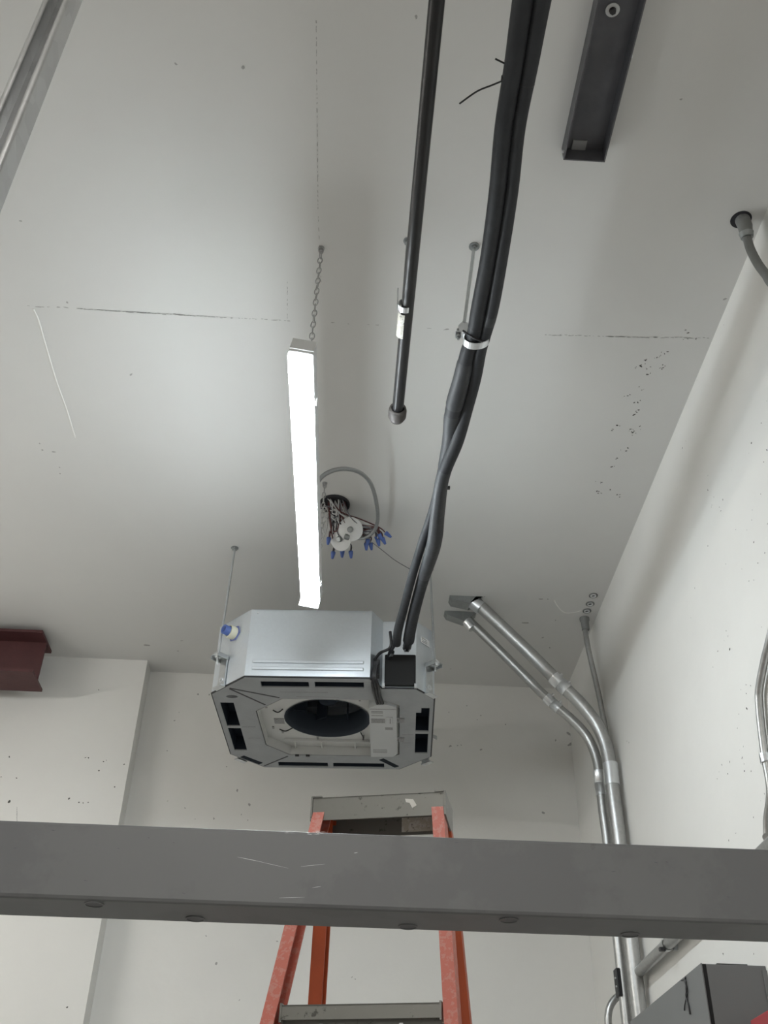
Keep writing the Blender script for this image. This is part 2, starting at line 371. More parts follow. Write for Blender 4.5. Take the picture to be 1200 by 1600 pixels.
for i, nm in enumerate(names):
    b = B(); wallstrip(b, octo[i], octo[(i+1) % 10], 0.004, HU)
    pan_objs.append(b.build(nm, 'sheet', unit))
B().prism(octo, HU-0.003, HU+0.001).build('top_plate', 'sheet', unit)
front = pan_objs[0]
for z in (0.028, 0.056):
    B().box((-0.256, -0.417, z), (0.156, -0.411, z+0.013), bev=0.0028).build('pressed_rib', 'sheet', front)
for x in (-0.255, 0.150):
    bolt(B(), (x, -0.412, HU-0.014), (0, -1, 0), 0.0035, 0.003).build('screw', 'zinc', front)
# bottom foam pan with the air outlets
def rect(x0, y0, x1, y1): return [(x0, y0), (x1, y0), (x1, y1), (x0, y1)]
def inset(poly, k): return [(p[0]*k, p[1]*k) for p in poly]
slots = [rect(-0.224, -0.383, -0.046, -0.338), rect(-0.025, -0.385, 0.157, -0.340), rect(-0.228, 0.352, -0.016, 0.398), rect(0.006, 0.352, 0.224, 0.398),
         rect(-0.398, -0.205, -0.345, 0.005), rect(-0.398, 0.022, -0.345, 0.238),
         [(0.372, -0.182), (0.404, -0.182), (0.404, 0.028), (0.352, 0.028), (0.352, -0.140), (0.372, -0.140)], rect(0.352, 0.050, 0.404, 0.240)]
tub = [(-0.158, -0.245), (0.226, -0.245), (0.288, -0.200), (0.288, 0.255), (0.262, 0.277), (-0.170, 0.277), (-0.262, 0.180), (-0.268, -0.135)]
cornerhole = [(-0.345+0.022*math.cos(2*PI*k/14), -0.255+0.014*math.sin(2*PI*k/14)) for k in range(14)]
pan = B().plate(inset(octo, 0.994), [*slots, tub, cornerhole], -0.004, 0.060).build('drain_pan', 'pan', unit, label='grey foam underside with slot outlets')
for s_ in slots:
    xs = [p[0] for p in s_]; ys = [p[1] for p in s_]
    b = B().box((min(xs)-0.002, min(ys)-0.002, 0.0602), (max(xs)+0.002, max(ys)+0.002, 0.066))
    for i in range(len(s_)): wallstrip(b, s_[i], s_[(i+1) % len(s_)], 0.001, 0.0602, 0.0012)
    b.build('slot_shade_liner', 'slot', pan)  # dark liner and lid, shading the slot by colour
B().box((-0.37, -0.272, 0.022), (-0.32, -0.238, 0.034)).build('corner_recess', 'slot', pan)
# dark seam lip around the casing edge
b = B()
for i in range(10):
    p, q = octo[i], octo[(i+1) % 10]
    b.tube([(p[0], p[1], 0.0), (q[0], q[1], 0.0)], 0.0032, 6)
b.build('edge_seal', 'blackplastic', unit)
# creases as flat dark strips, their shade put into the colour; corner channels
def strip(b, p, q, w, z=-0.0046, t=0.002):
    d = Vector((q[0]-p[0], q[1]-p[1], 0)).normalized(); n = Vector((-d.y, d.x, 0))*w/2
    P, Q = Vector((p[0], p[1], z)), Vector((q[0], q[1], z)); vs = []
    for dz in (0, t):
        for v in (P-n, Q-n, Q+n, P+n): vs.append((v.x, v.y, z+dz))
    b.add(vs, [[0, 1, 2, 3], [4, 5, 6, 7], [0, 1, 5, 4], [1, 2, 6, 5], [2, 3, 7, 6], [3, 0, 4, 7]])
for p, q, w_ in [((-0.345, -0.325), (-0.165, -0.252), 0.007), ((-0.345, -0.320), (-0.225, -0.190), 0.007), ((-0.290, 0.395), (-0.180, 0.290), 0.007)]:
    b = B(); strip(b, p, q, w_); b.build('groove_shade_strip', 'blackplastic', pan)
for p, q in [((-0.340, 0.010), (-0.285, 0.008)), ((-0.330, 0.115), (-0.275, 0.113)), ((0.30, 0.06), (0.345, 0.058)), ((0.30, 0.14), (0.345, 0.138)), ((-0.16, -0.30), (0.02, -0.30)), ((-0.10, -0.262), (0.06, -0.262))]:
    b = B(); strip(b, p, q, 0.003); b.build('groove_shade_strip', 'print', pan)
for cx, cy, rz_ in [(-0.338, 0.335, 0.785), (0.245, 0.345, 0.87)]:
    mt = Matrix.Translation((cx, cy, 0)) @ rotz(rz_)
    B().box((-0.052, -0.013, -0.006), (0.052, 0.013, 0.004), mt, 0.003).build('corner_channel', 'fan', pan)
# off-white fan shroud: tub walls, plate with the round opening, flared mouth
DZ = 0.034
circ = [(0.168*math.cos(2*PI*k/40), 0.168*math.sin(2*PI*k/40)) for k in range(40)]
tin = [(p[0]*0.985, p[1]*0.985) for p in tub]
shroud = B().plate(tin, [circ], DZ, DZ+0.004)
for i in range(len(tin)): wallstrip(shroud, tin[i], tin[(i+1) % len(tin)], -0.003, DZ, 0.002)
shroud = shroud.build('fan_shroud', 'bell', unit, label='off-white plastic fan shroud')
B().lathe([(0.172, DZ-0.003), (0.166, DZ-0.002), (0.160, DZ+0.015), (0.157, DZ+0.05), (0.160, DZ+0.09)], n=48).build('air_mouth', 'mouth', shroud)
B().lathe([(0.0, 0.0), (0.22, 0.0)], (0, 0, 0.225), n=32).build('inner_top', 'slot', shroud)
fan = B().lathe([(0, 0.10), (0.035, 0.105), (0.06, 0.15), (0.07, 0.20), (0, 0.20)], n=24)
fan = fan.build('fan_hub', 'slot', shroud)  # hub and blades carry the interior shade in their colour
for k in range(7):
    mt = rotz(2*PI*k/7)
    B().box((0.10, -0.003, 0.09), (0.155, 0.003, 0.205), mt @ Matrix.Translation((0.12, 0, 0)) @ rotz(0.7) @ Matrix.Translation((-0.12, 0, 0))).build('fan_blade', 'slot', shroud)
# pan rear step, ribs and clips on the shroud
B().box((-0.19, 0.197, 0.022), (0.165, 0.202, DZ), bev=0.001).build('shroud_step', 'bell', shroud)
for x in (-0.15, -0.04, 0.10):
    B().box((x, 0.20, 0.024), (x+0.006, 0.27, DZ)).build('shroud_rib', 'bell', shroud)
for (x, y) in [(-0.235, -0.10), (-0.225, 0.09), (-0.19, 0.13), (-0.205, 0.02), (0.135, -0.17), (0.14, 0.16), (-0.05, 0.185)]:
    B().box((x-0.004, y-0.009, DZ-0.004), (x+0.004, y+0.009, DZ+0.001)).build('clip', 'print', shroud)
for x in (-0.14, -0.095):
    B().box((x-0.008, 0.272, -0.008), (x+0.008, 0.284, 0.004)).build('clip', 'blackplastic', shroud)
B().box((-0.215, 0.005, DZ-0.0012), (-0.175, 0.055, DZ)).build('data_label', 'print', shroud)
for pts in ([(-0.21, -0.075, 0.03), (-0.19, -0.072, 0.022), (-0.17, -0.085, 0.03)], [(-0.2, 0.10, 0.03), (-0.175, 0.10, 0.022), (-0.145, 0.085, 0.03)], [(0.13, 0.12, 0.03), (0.14, 0.15, 0.022), (0.138, 0.19, 0.03)]):
    B().tube(spline(pts), 0.0025, 6).build('sensor_wire', 'blackplastic', shroud)
# control box
cb = B().prism([(0.172, -0.190), (0.200, -0.218), (0.240, -0.222), (0.278, -0.196), (0.280, 0.235), (0.262, 0.262), (0.170, 0.266)], -0.012, 0.03).build('control_box', 'ctrl', unit, label='pale plastic control box')
B().box((0.175, -0.1845, -0.0126), (0.275, -0.181, -0.0116)).build('lid_seam', 'print', cb)
B().box((0.178, -0.10, -0.0128), (0.232, -0.062, -0.0115)).build('printed_label', 'print', cb)
B().box((0.232, -0.022, -0.0128), (0.262, 0.0, -0.0115)).build('printed_label', 'print', cb)
for y in (-0.165, -0.153, -0.130, 0.190, 0.203, 0.216):
    B().box((0.180, y, -0.0126), (0.225 if y < 0 else 0.238, y+0.005, -0.0115)).build('printed_line', 'print', cb)
B().box((0.236, -0.115, -0.016), (0.262, -0.062, -0.011), bev=0.002).build('latch', 'ctrl', cb)
B().box((0.2505, -0.108, -0.0166), (0.2545, -0.065, -0.0155)).build('latch_slot', 'print', cb)
for y in (-0.075, 0.105):
    B().torus((0.286, y, -0.004), (0, 0, 1), (0, 1, 0), 0.016, 0.010, 0.0035, 14, 6).build('hinge_lug', 'ctrl', cb)
    B().box((0.286, y-0.018, -0.008), (0.308, y+0.018, -0.003)).build('clip', 'print', cb)
# wire bundle from the pipe corner into the control box
for k in range(3):
    o_ = 0.010*k
    B().tube(spline([(0.197+o_*0.4, -0.40, 0.06), (0.190+o_*0.5, -0.405, 0.01), (0.190+o_, -0.37, -0.009), (0.195+o_, -0.30, -0.010), (0.205+o_, -0.215, -0.006)]), 0.0055, 8).build('control_cable', 'blackplastic', unit)
# pipe connection: black insulation plate, flare fittings
pc = B().box((0.232, -0.349, 0.006), (0.348, -0.336, 0.135), bev=0.004).build('pipe_plate', 'black', unit, label='black insulated pipe connection plate')
for x in (0.228, 0.347):
    B().box((x-0.004, -0.352, -0.001), (x+0.005, -0.336, 0.012)).build('plate_screw', 'zinc', pc)
    B().box((x-0.002, -0.342, 0.01), (x+0.003, -0.336, 0.15)).build('plate_edge', 'sheet', pc)
B().box((0.19, -0.40, 0.02), (0.214, -0.365, 0.085), bev=0.004).build('cable_gland', 'blackplastic', unit)
# hanger brackets with threaded rods
def bracket(sx, sy, nm='hanger_bracket'):
    # on the cut corner (sx,sy) of the casing
    c = Vector((-0.377 if sx < 0 else 0.398, (-0.322 if sx < 0 else -0.283) if sy < 0 else 0.335, 0)); ang = math.atan2(sy, sx) if sx < 0 or sy > 0 else math.radians(-40)
    mt = Matrix.Translation(c) @ rotz(ang)
    b = B()
    b.box((-0.002, -0.020, 0.0), (0.004, 0.020, 0.125), mt)
    b.box((0.0, -0.024, 0.121), (0.048, 0.024, 0.125), mt)
    b.box((0.0, -0.024, 0.108), (0.048, -0.021, 0.125), mt); b.box((0.0, 0.021, 0.108), (0.048, 0.024, 0.125), mt)
    b.box((0.0, -0.026, -0.006), (0.022, 0.026, -0.001), mt)
    o = b.build(nm, 'galv', unit)
    h = mt @ Vector((0.032, 0, 0.125)); b = B()
    for dz, ax in ((0.0, 1), (-0.004, -1)): bolt(b, h+Vector((0, 0, dz)), (0, 0, ax), 0.011, 0.009, 0.017)
    b.build('hanger_nut', 'zinc', o)
    b = B(); bolt(b, mt @ Vector((0.004, 0, 0.03)), mt.to_3x3() @ Vector((1, 0, 0)), 0.006, 0.006, 0.011); b.build('bracket_bolt', 'zinc', o)
    return wm(unit) @ h
hl = bracket(-1, -1); hr = bracket(1, -1); bracket(-1, 1); bracket(1, 1)
def rod(b, p, q, r):
    n = int((Vector(q)-Vector(p)).length/0.008); P = [Vector(p).lerp(Vector(q), k/(2*n)) for k in range(2*n+1)]
    return b.tube(P, [r*(1.0 if k % 2 else 0.82) for k in range(2*n+1)], 8)
ct = at(367, 856, Z=CZ)
for h, top, lab in [(hl, Vector((ct.x, ct.y, CZ)), 'threaded rod from ceiling to left corner of the air conditioner'), (hr, Vector((hr.x-0.01, hr.y+0.09, CZ)), 'threaded rod behind the black pipes at right corner of the air conditioner')]:
    rt = thing('threaded_rod', lab, 'rod', (h.x, h.y, h.z-0.04), 0, 'hanger rods of the air conditioner')
    rod(B(), (h.x, h.y, h.z-0.04), top, 0.0052).build('rod', 'galv', rt, True)
    bolt(B(), (top.x, top.y, CZ-0.0005), (0, 0, -1), 0.011, 0.010, 0.016).build('ceiling_anchor', 'casting', rt, True)
# drain socket on the cut corner
cd = (wm(unit) @ Vector((-0.345, -0.347, 0.215))); dn = (wm(unit).to_3x3() @ Vector((-0.72, -0.69, 0))).normalized()
dr = B().lathe([(0.034, 0), (0.034, 0.004), (0, 0.004)], cd, dn, 6, False).build('drain_flange', 'bluedark', unit, True)
B().lathe([(0.026, 0.004), (0.027, 0.03), (0.023, 0.034), (0.022, 0.03)], cd, dn, 24).build('drain_collar', 'cream', dr, True)
B().lathe([(0.019, 0.004), (0.019, 0.055), (0.013, 0.056), (0.012, 0.03), (0, 0.03)], cd, dn, 24).build('drain_pipe', 'blue', dr, True)
# serial sticker on the right cut corner
q0 = Vector((0.3865, -0.2955, 0)); mt = Matrix.Translation(q0) @ rotz(math.atan2(0.08, 0.07))
st = B().box((-0.030, -0.0022, 0.205), (0.020, -0.0008, 0.232), mt).build('rating_label', 'whiteplastic', unit)
for z in (0.210, 0.217, 0.224):
    B().box((-0.026, -0.0028, z), (0.006, -0.0018, z+0.003), mt).build('printed_line', 'print', st)

# ------------------------------------------------------------------ strip light fixtures
def strip_light(label, loc, yaw, tilt, lens_mat, chain_to=None, group=None):
    t = thing('strip_light', label, 'light', loc, yaw, group); t.rotation_euler = (0, tilt, yaw)
    L_, hw = 0.605, 0.032
    prof = [(-hw, 0.026), (-hw, 0.012), (-hw+0.006, 0.004), (-hw+0.016, 0.0), (hw-0.016, 0.0), (hw-0.006, 0.004), (hw, 0.012), (hw, 0.026)]
    b = B().prism(prof, -L_, L_, 'Y'); b.build('diffuser', lens_mat, t)
    B().box((-0.033, -L_-0.004, 0.0265), (0.033, L_+0.004, 0.068), bev=0.003).build('housing', 'housing', t)
    B().box((-hw-0.001, -L_-0.0065, 0.036), (hw+0.001, -L_-0.0008, 0.074), bev=0.0015).build('end_cap', 'whiteplastic', t)
    B().box((-hw-0.006, L_+0.0008, -0.004), (hw+0.001, L_+0.0065, 0.074), bev=0.0015).build('end_cap', 'whiteplastic', t)
    for y in (-0.42, 0.50):
        B().box((hw+0.0005, y-0.008, 0.030), (hw+0.006, y+0.008, 0.046), bev=0.001).build('clip', 'whiteplastic', t)
    base = wm(t)
    for y in (-L_+0.03, L_-0.05):
        p = base @ Vector((0.014, y, 0.0725)); q = Vector(chain_to) if (chain_to and y < 0) else Vector((p.x, p.y+0.03, CZ))
        n = max(4, int((q-p).length/0.024)); b = B(); d = (q-p).normalized(); sx = d.cross(Vector((0, 1, 0))).normalized()
        for k in range(n):
            c = p.lerp(q, (k+0.5)/n); a = sx if k % 2 else d.cross(sx)
            a = Matrix.Rotation(random.uniform(-0.4, 0.4), 3, d) @ a
            b.torus(c, a, d, 0.0155, 0.0065, 0.0016, 12, 5)
        o = b.build('chain', 'chain', t, True)
        bolt(B(), (q.x, q.y, CZ-0.0005), (0, 0, -1), 0.006, 0.012, 0.010).build('ceiling_hook', 'chain', o, True)
    return t
lz = 3.452
near = at(466, 562, Z=lz); far = at(483, 948, Z=lz); mid = (near+far)/2
yaw = -math.atan2(far.x-near.x, far.y-near.y)
cq = at(502, 388, Z=CZ)
main_light = strip_light('lit white LED strip light hanging on chains in front of the air conditioner', (mid.x, mid.y, lz), yaw, math.radians(10), 'lens', (cq.x, cq.y, CZ))
for i, (x, y) in enumerate([(-0.2, -0.75), (-0.9, -2.7), (-2.55, 2.95)]):
    strip_light(['lit strip light on chains just behind the camera', 'lit strip light on chains at the rear of the room', 'lit strip light on chains over the left side of the room'][i], (x, y, lz), 0, 0, 'roomlens', None, 'strip lights out of view')

# ------------------------------------------------------------------ ceiling junction box with loose wires
jc = at(523, 787, Z=CZ)
jb = thing('junction_box', 'round ceiling junction box with a tangle of wires and blue connectors', 'junction box', (jc.x, jc.y, CZ))
B().lathe([(0.060, -0.0005), (0.060, -0.006), (0.052, -0.007), (0.050, -0.0012), (0.0, -0.0012)], jc, n=28).build('box_rim', 'hole', jb, True)  # rim with a flat disc, dark in place of the inner shade
def wpix(p, z): q = at(p[0], p[1], Z=z); return (q.x, q.y, q.z)
def nut(parent, pos, d):
    B().lathe([(0.0, 0.0), (0.0085, 0.0), (0.0095, 0.006), (0.0065, 0.022), (0.0045, 0.030), (0, 0.031)], pos, d, 8).build('wire_nut', 'blue', parent, True)
nuts = [((575, 842), 3.885), ((572, 848), 3.88), ((579, 848), 3.89), ((588, 838), 3.895), ((592, 834), 3.89), ((590, 842), 3.885), ((597, 840), 3.885), ((602, 832), 3.90), ((521, 862), 3.86), ((535, 860), 3.86), ((548, 861), 3.86), ((514, 840), 3.88)]
dirs = {0: (-0.1, 0.8, -0.75), 1: (0.1, 0.7, -0.8), 2: (0.2, 0.8, -0.7), 3: (0.4, 0.8, -0.6), 4: (0.5, 0.8, -0.5), 5: (0.3, 0.8, -0.7), 6: (0.5, 0.7, -0.6), 7: (0.8, 0.4, -0.45), 8: (-0.12, 0.3, -1), 9: (0, 0.2, -1), 10: (0.1, 0.3, -1), 11: (-0.1, 0.2, -1)}
cols = ['wire_red', 'wire_grey', 'wire_white', 'wire_black', 'wire_grey', 'wire_red', 'wire_white']
for i, (p, z) in enumerate(nuts):
    e = Vector(wpix(p, z)); nut(jb, e, dirs[i])
    for k in range(3):
        s0 = jc + Vector((random.uniform(-0.035, 0.04), random.uniform(-0.03, 0.03), 0.0)); dv = Vector(dirs[i]).normalized()
        mid_ = s0.lerp(e, 0.5)+Vector((random.uniform(-0.02, 0.02), random.uniform(-0.02, 0.02), -0.035+random.uniform(-0.015, 0.02)))
        e2 = e+Vector((random.uniform(-0.003, 0.003), random.uniform(-0.003, 0.003), 0))
        B().tube(spline([tuple(s0), tuple(s0.lerp(mid_, 0.4)+Vector((0, 0, -0.025))), tuple(mid_), tuple(e2-dv*0.03), tuple(e2)], 5), 0.0026, 6, False).build('wire', cols[(i*3+k) % 7], jb, True)
for k in range(16):
    s0 = jc+Vector((random.uniform(-0.05, 0.01), random.uniform(-0.03, 0.04), 0)); pts = [tuple(s0)]
    p = s0.copy()
    tgt = (random.uniform(497, 530), random.uniform(795, 850))
    for j in range(1, 5):
        q = Vector(wpix((520+(tgt[0]-520)*j/4+random.uniform(-6, 6), 790+(tgt[1]-790)*j/4+random.uniform(-7, 7)), CZ-0.022*j-0.01)); pts.append(tuple(q))
    B().tube(spline(pts, 5), 0.0025, 6).build('wire', ['wire_white', 'wire_white', 'wire_grey', 'wire_white', 'wire_black'][k % 5], jb, True)
lw = [wpix(p, z) for p, z in [((582, 848), 3.89), ((600, 862), 3.90), ((618, 876), 3.92), ((640, 889), 3.94)]]
B().tube(spline(lw), 0.0016, 6).build('wire', 'wire_grey', jb, True)
for k, (p, z, ax, lab) in enumerate([((548, 827), 3.885, (-0.25, -0.75, -0.75), 'white round cover plate beside the blue wire connectors'), ((532, 842), 3.87, (-0.55, -0.6, -0.6), 'lower white round cover plate hanging under the wire tangle')]):
    c = Vector(wpix(p, z)); o = thing('cover_plate', lab, 'cover plate', tuple(c), 0, 'loose junction box covers')
    d = B().lathe([(0, 0.002), (0.046, 0.002), (0.049, 0.0), (0.046, -0.006), (0, -0.007)], c, ax, 28).build('disc', 'whiteplastic', o, True)
    B().lathe([(0.012, 0.0), (0.012, 0.012), (0.009, 0.016), (0.0, 0.016)], c, ax, 10, False).build('cable_connector', 'casting', d, True)
mcpts = [wpix(p, z) for p, z in [((486, 770), 3.56), ((497, 752), 3.60), ((508, 741), 3.64), ((525, 734), 3.70), ((545, 733), 3.76), ((565, 740), 3.81), ((580, 757), 3.84), ((588, 785), 3.865), ((590, 812), 3.875), ((584, 830), 3.875), ((570, 840), 3.87), ((552, 841), 3.865), ((538, 838), 3.865)]]
P = spline(mcpts, 26)
mc = thing('armoured_cable', 'grey flexible metal cable looping from the strip light to the cover plates', 'cable', P[0])
B().tube(P, [0.0076*(1.0 if k % 2 else 0.9) for k in range(len(P))], 10).build('cable', 'mc', mc, True)
B().lathe([(0.012, 0), (0.012, 0.018), (0.0095, 0.02)], P[-1], Vector(P[-2])-Vector(P[-1]), 10).build('cable_clamp', 'casting', mc, True)

# ------------------------------------------------------------------ black iron pipe
pz = 3.60
a0 = at(696, -140, Z=pz); a1 = at(620.5, 650, Z=pz)
a0 = a1+(a0-a1)*((YF-a1.y)/(a0.y-a1.y))      # runs on to the wall behind the camera
ip = thing('iron_pipe', 'straight black iron pipe with a threaded end cap, under the ceiling', 'pipe', tuple(a1))
B().tube([tuple(a0.lerp(a1, k/12)) for k in range(13)], 0.0167, 20).build('pipe', 'iron', ip, True)
dd = (a1-a0).normalized()
B().lathe([(0.019, -0.035), (0.025, -0.033), (0.027, -0.024), (0.027, 0.0), (0.020, 0.016), (0.012, 0.018), (0, 0.018)], a1, dd, 20).build('end_cap', 'cap', ip, True)
s0 = at(633, 478, Z=pz)
lab = B(); n = 9
for j in range(2):
    for k in range(n):
        aa = math.radians(185+k*11); pp = s0+dd*(0.018+0.085*j)+Vector((math.cos(aa)*0.0171, 0, math.sin(aa)*0.0171))
        lab.add([pp], [])
lab.add([], []); lab.f += [[k, k+1, n+k+1, n+k] for k in range(n-1)]; lab.sm += [True]*(n-1)
lab.build('torn_label', 'sticker', ip, True)
ph = thing('pipe_hanger', 'narrow zinc ring hanger on a rod holding the black iron pipe', 'pipe hanger', (s0.x, s0.y, s0.z))
B().lathe([(0.0175, -0.009), (0.0190, -0.009), (0.0190, 0.009), (0.0175, 0.009), (0.0175, -0.009)], s0, dd, 24, False).build('ring', 'zinc', ph, True)
B().box((s0.x-0.0215, s0.y-0.008, s0.z-0.004), (s0.x-0.0185, s0.y+0.008, s0.z+0.06)).build('strap', 'galv', ph, True)
tp = at(637, 376, Z=CZ)
rod(B(), (s0.x-0.004, s0.y, s0.z+0.018), tp, 0.005).build('rod', 'galv', ph, True)
bolt(B(), (tp.x, tp.y, CZ-0.0005), (0, 0, -1), 0.010, 0.012, 0.013).build('ceiling_anchor', 'casting', ph, True)

# ------------------------------------------------------------------ insulated refrigerant lines
def zline(y):      # height of the run, by photo row
    K = [(-200, 3.65), (0, 3.645), (525, 3.605), (750, 3.553), (900, 3.518), (1010, 3.49)]
    for (a, za), (b_, zb) in zip(K, K[1:]):
        if y <= b_: return za+(zb-za)*(y-a)/(b_-a)
    return K[-1][1]
def line(pts):
    out = []
    for p in pts:
        q = at(p[0], p[1], Z=zline(p[1])+(p[3] if len(p) > 3 else 0)); dist = (q-CAM).dot(FWD)
        out.append((q.x, q.y, q.z, p[2]/2*dist/FPX))
    return spline(out, 10)
A = [(838, -140, 37), (817, 0, 34), (803, 100, 31), (787, 200, 29), (777, 300, 27), (763, 400, 25), (748, 480, 24), (740, 525, 23), (731, 550, 24), (722, 590, 26), (709, 640, 27), (703, 690, 24, 0.012), (690, 750, 19, 0.018), (676, 800, 15, 0.012), (659, 850, 14, 0.01), (644, 900, 13.5), (631, 950, 13.5), (622, 985, 14), (620, 1006, 13)]
Bp = [(878, -140, 32), (847, 0, 30), (829, 100, 26), (810, 200, 23), (799, 300, 22), (783, 400, 23), (769, 480, 22), (757, 525, 20), (749, 550, 22), (742, 590, 21), (728, 640, 22), (714, 690, 21, -0.012), (692, 745, 21, -0.024), (684, 800, 22, -0.02), (678, 850, 23, -0.02), (661, 905, 19), (650, 945, 18), (642, 980, 18), (638.5, 1001, 18)]
LA, LB = line(A), line(Bp)
ra = thing('insulated_pipe', 'left of the paired black foam insulated pipes, running to the air conditioner', 'pipe', LA[-1][:3], 0, 'insulated refrigerant pipes')
ext = lambda L_: [(L_[0][0]+(L_[0][0]-L_[1][0])*1.5, YF, L_[0][2], L_[0][3])]+L_     # the run goes on behind the camera
B().tube([p[:3] for p in ext(LA)], [p[3] for p in ext(LA)], 16).build('insulation', 'foam', ra, True)
rb = thing('insulated_pipe', 'right of the paired black foam insulated pipes, bulging out before the air conditioner', 'pipe', LB[-1][:3], 0, 'insulated refrigerant pipes')
B().tube([p[:3] for p in ext(LB)], [p[3] for p in ext(LB)], 16).build('insulation', 'foam', rb, True)
def sleeve(root, Ln, i0, i1, k=1.08, mat='foam2'):
    seg = Ln[i0:i1]; n_ = len(seg)
    B().tube([p[:3] for p in seg], [p[3]*(k if 0 < j < n_-1 else 1.0) for j, p in enumerate(seg)], 16).build('tape_wrap', mat, root, True)
sleeve(ra, LA, 84, 100); sleeve(ra, LA, 101, 118, 1.05); sleeve(rb, LB, 118, 150, 1.03); sleeve(rb, LB, 62, 66, 1.02)
# butt joint seams of the insulation
for root, Ln, i in [(rb, LB, 23), (rb, LB, 151), (ra, LA, 66)]:
    p = Vector(Ln[i][:3]); d = Vector(Ln[i+1][:3])-p
    B().lathe([(Ln[i][3]*1.01, -0.002), (Ln[i][3]*1.03, 0), (Ln[i][3]*1.01, 0.002)], p, d, 18).build('joint', 'blackplastic', root, True)
# fittings where the lines enter the unit
pl = wm(unit)
e = Vector(LB[-1][:3]); tgt = pl @ Vector((0.307, -0.350, 0.135))
B().tube([tuple(e.lerp(tgt, -0.15)), tuple(e.lerp(tgt, 0.5))], 0.017, 14).build('collar', 'blackplastic', rb, True)
B().lathe([(0.016, 0), (0.018, 0.006), (0.018, 0.026), (0.013, 0.032)], e.lerp(tgt, 0.35), tgt-e, 6, False).build('flare_nut', 'zinc', rb, True)
e = Vector(LA[-1][:3]); tgt = pl @ Vector((0.245, -0.356, 0.115))
B().tube(spline([tuple(e-Vector((0, 0, -0.01))), tuple(e.lerp(tgt, 0.5)+Vector((-0.005, -0.012, 0))), tuple(tgt)]), 0.008, 10).build('copper_tail', 'foam', ra, True)
B().lathe([(0.011, 0), (0.012, 0.005), (0.012, 0.02), (0.009, 0.024)], e.lerp(tgt, 0.55), tgt-e, 6, False).build('flare_nut', 'casting', ra, True)
sig = thing('control_cable', 'thin black cable hanging beside the pipe ends at the air conditioner', 'cable', tuple(e))
B().tube(spline([tuple(e+Vector((-0.026, -0.002, 0.05))), tuple(e+Vector((-0.024, -0.010, -0.02))), tuple(pl @ Vector((0.215, -0.385, 0.12))), tuple(pl @ Vector((0.195, -0.405, 0.08)))]), 0.006, 8).build('cable', 'blackplastic', sig, True)
# cable ties
def tie(root, p0, p1, r, tail):
    c = Vector(p0)
    B().tube(spline([tuple(v) for v in tail], 6), 0.0022, 6).build('cable_tie', 'blackplastic', root, True)
zt = zline(118)
t0, t1, t2 = [Vector(wpix(p, zt)) for p in [(793, 123), (745, 143), (718, 162)]]
tie(ra, t0, t1, 0, [t0, t0.lerp(t1, 0.5), t1, t2])
B().box((t0.x-0.014, t0.y-0.006, t0.z-0.006), (t0.x-0.002, t0.y+0.006, t0.z+0.004), bev=0.0015).build('tie_head', 'blackplastic', ra, True)
t0, t1 = [Vector(wpix(p, zt)) for p in [(792, 101), (774, 92)]]
tie(ra, t0, t1, 0, [t0, t0.lerp(t1, 0.6), t1])
p = Vector(LB[123][:3]); B().box((p.x+LB[123][3]-0.002, p.y-0.005, p.z-0.004), (p.x+LB[123][3]+0.008, p.y+0.005, p.z+0.005), bev=0.001).build('tie_head', 'blackplastic', rb, True)

# clamp with drop rod
cc = at(742, 531, Z=zline(531)); top = at(741, 385, Z=CZ)
cl = thing('pipe_clamp', 'shiny zinc band clamp on a drop rod gripping the black insulated pipes', 'clamp', tuple(cc))
b = B(); n = 28; ring = []
for k in range(n):
    a = 2*PI*k/n
    ring.append((cc.x+0.0335*math.cos(a)+0.004, cc.y-0.012*math.cos(a)*0.4, cc.z+0.024*math.sin(a)))
vs = []; fs = []
for k, p in enumerate(ring):
    for off, sc in ((-0.012, 1.0), (0.012, 1.0), (0.012, 1.06), (-0.012, 1.06)):
        vs.append((cc.x+(p[0]-cc.x)*sc, p[1]+off, cc.z+(p[2]-cc.z)*sc))
for k in range(n):
    k2 = (k+1) % n
    for j in range(4): fs.append([k*4+j, k*4+(j+1) % 4, k2*4+(j+1) % 4, k2*4+j])
B().add(vs, fs).build('band', 'zinc', cl, True)
ear = Vector((cc.x-0.034, cc.y-0.006, cc.z+0.012))
B().box((ear.x-0.020, ear.y-0.012, ear.z-0.002), (ear.x+0.006, ear.y+0.012, ear.z+0.001)).build('ear', 'zinc', cl, True)
B().prism([(ear.x-0.016, ear.z), (ear.x+0.020, ear.z), (ear.x+0.020, ear.z+0.04), (ear.x+0.004, ear.z+0.055), (ear.x-0.010, ear.z+0.035)], ear.y-0.0015, ear.y+0.0015, 'Y').build('saddle', 'zinc', cl, True)
b = B().tube([(ear.x-0.012, ear.y, ear.z-0.02), (ear.x-0.012, ear.y, ear.z+0.02)], 0.0035, 8); bolt(b, (ear.x-0.012, ear.y, ear.z-0.004), (0, 0, -1), 0.008, 0.007)
b.build('bolt', 'casting', cl, True)
B().tube(spline([tuple(ear+Vector((0.0, -0.014, 0.0))), (cc.x-0.01, cc.y-0.03, cc.z-0.022), (cc.x+0.018, cc.y-0.02, cc.z-0.026)]), 0.003, 6).build('strap_tail', 'blackplastic', cl, True)
rod(B(), (ear.x+0.006, ear.y, ear.z+0.045), (top.x, top.y, CZ), 0.0052).build('rod', 'galv', cl, True)
bolt(B(), (top.x, top.y, CZ-0.0005), (0, 0, -1), 0.010, 0.010, 0.016).build('ceiling_anchor', 'casting', cl, True)

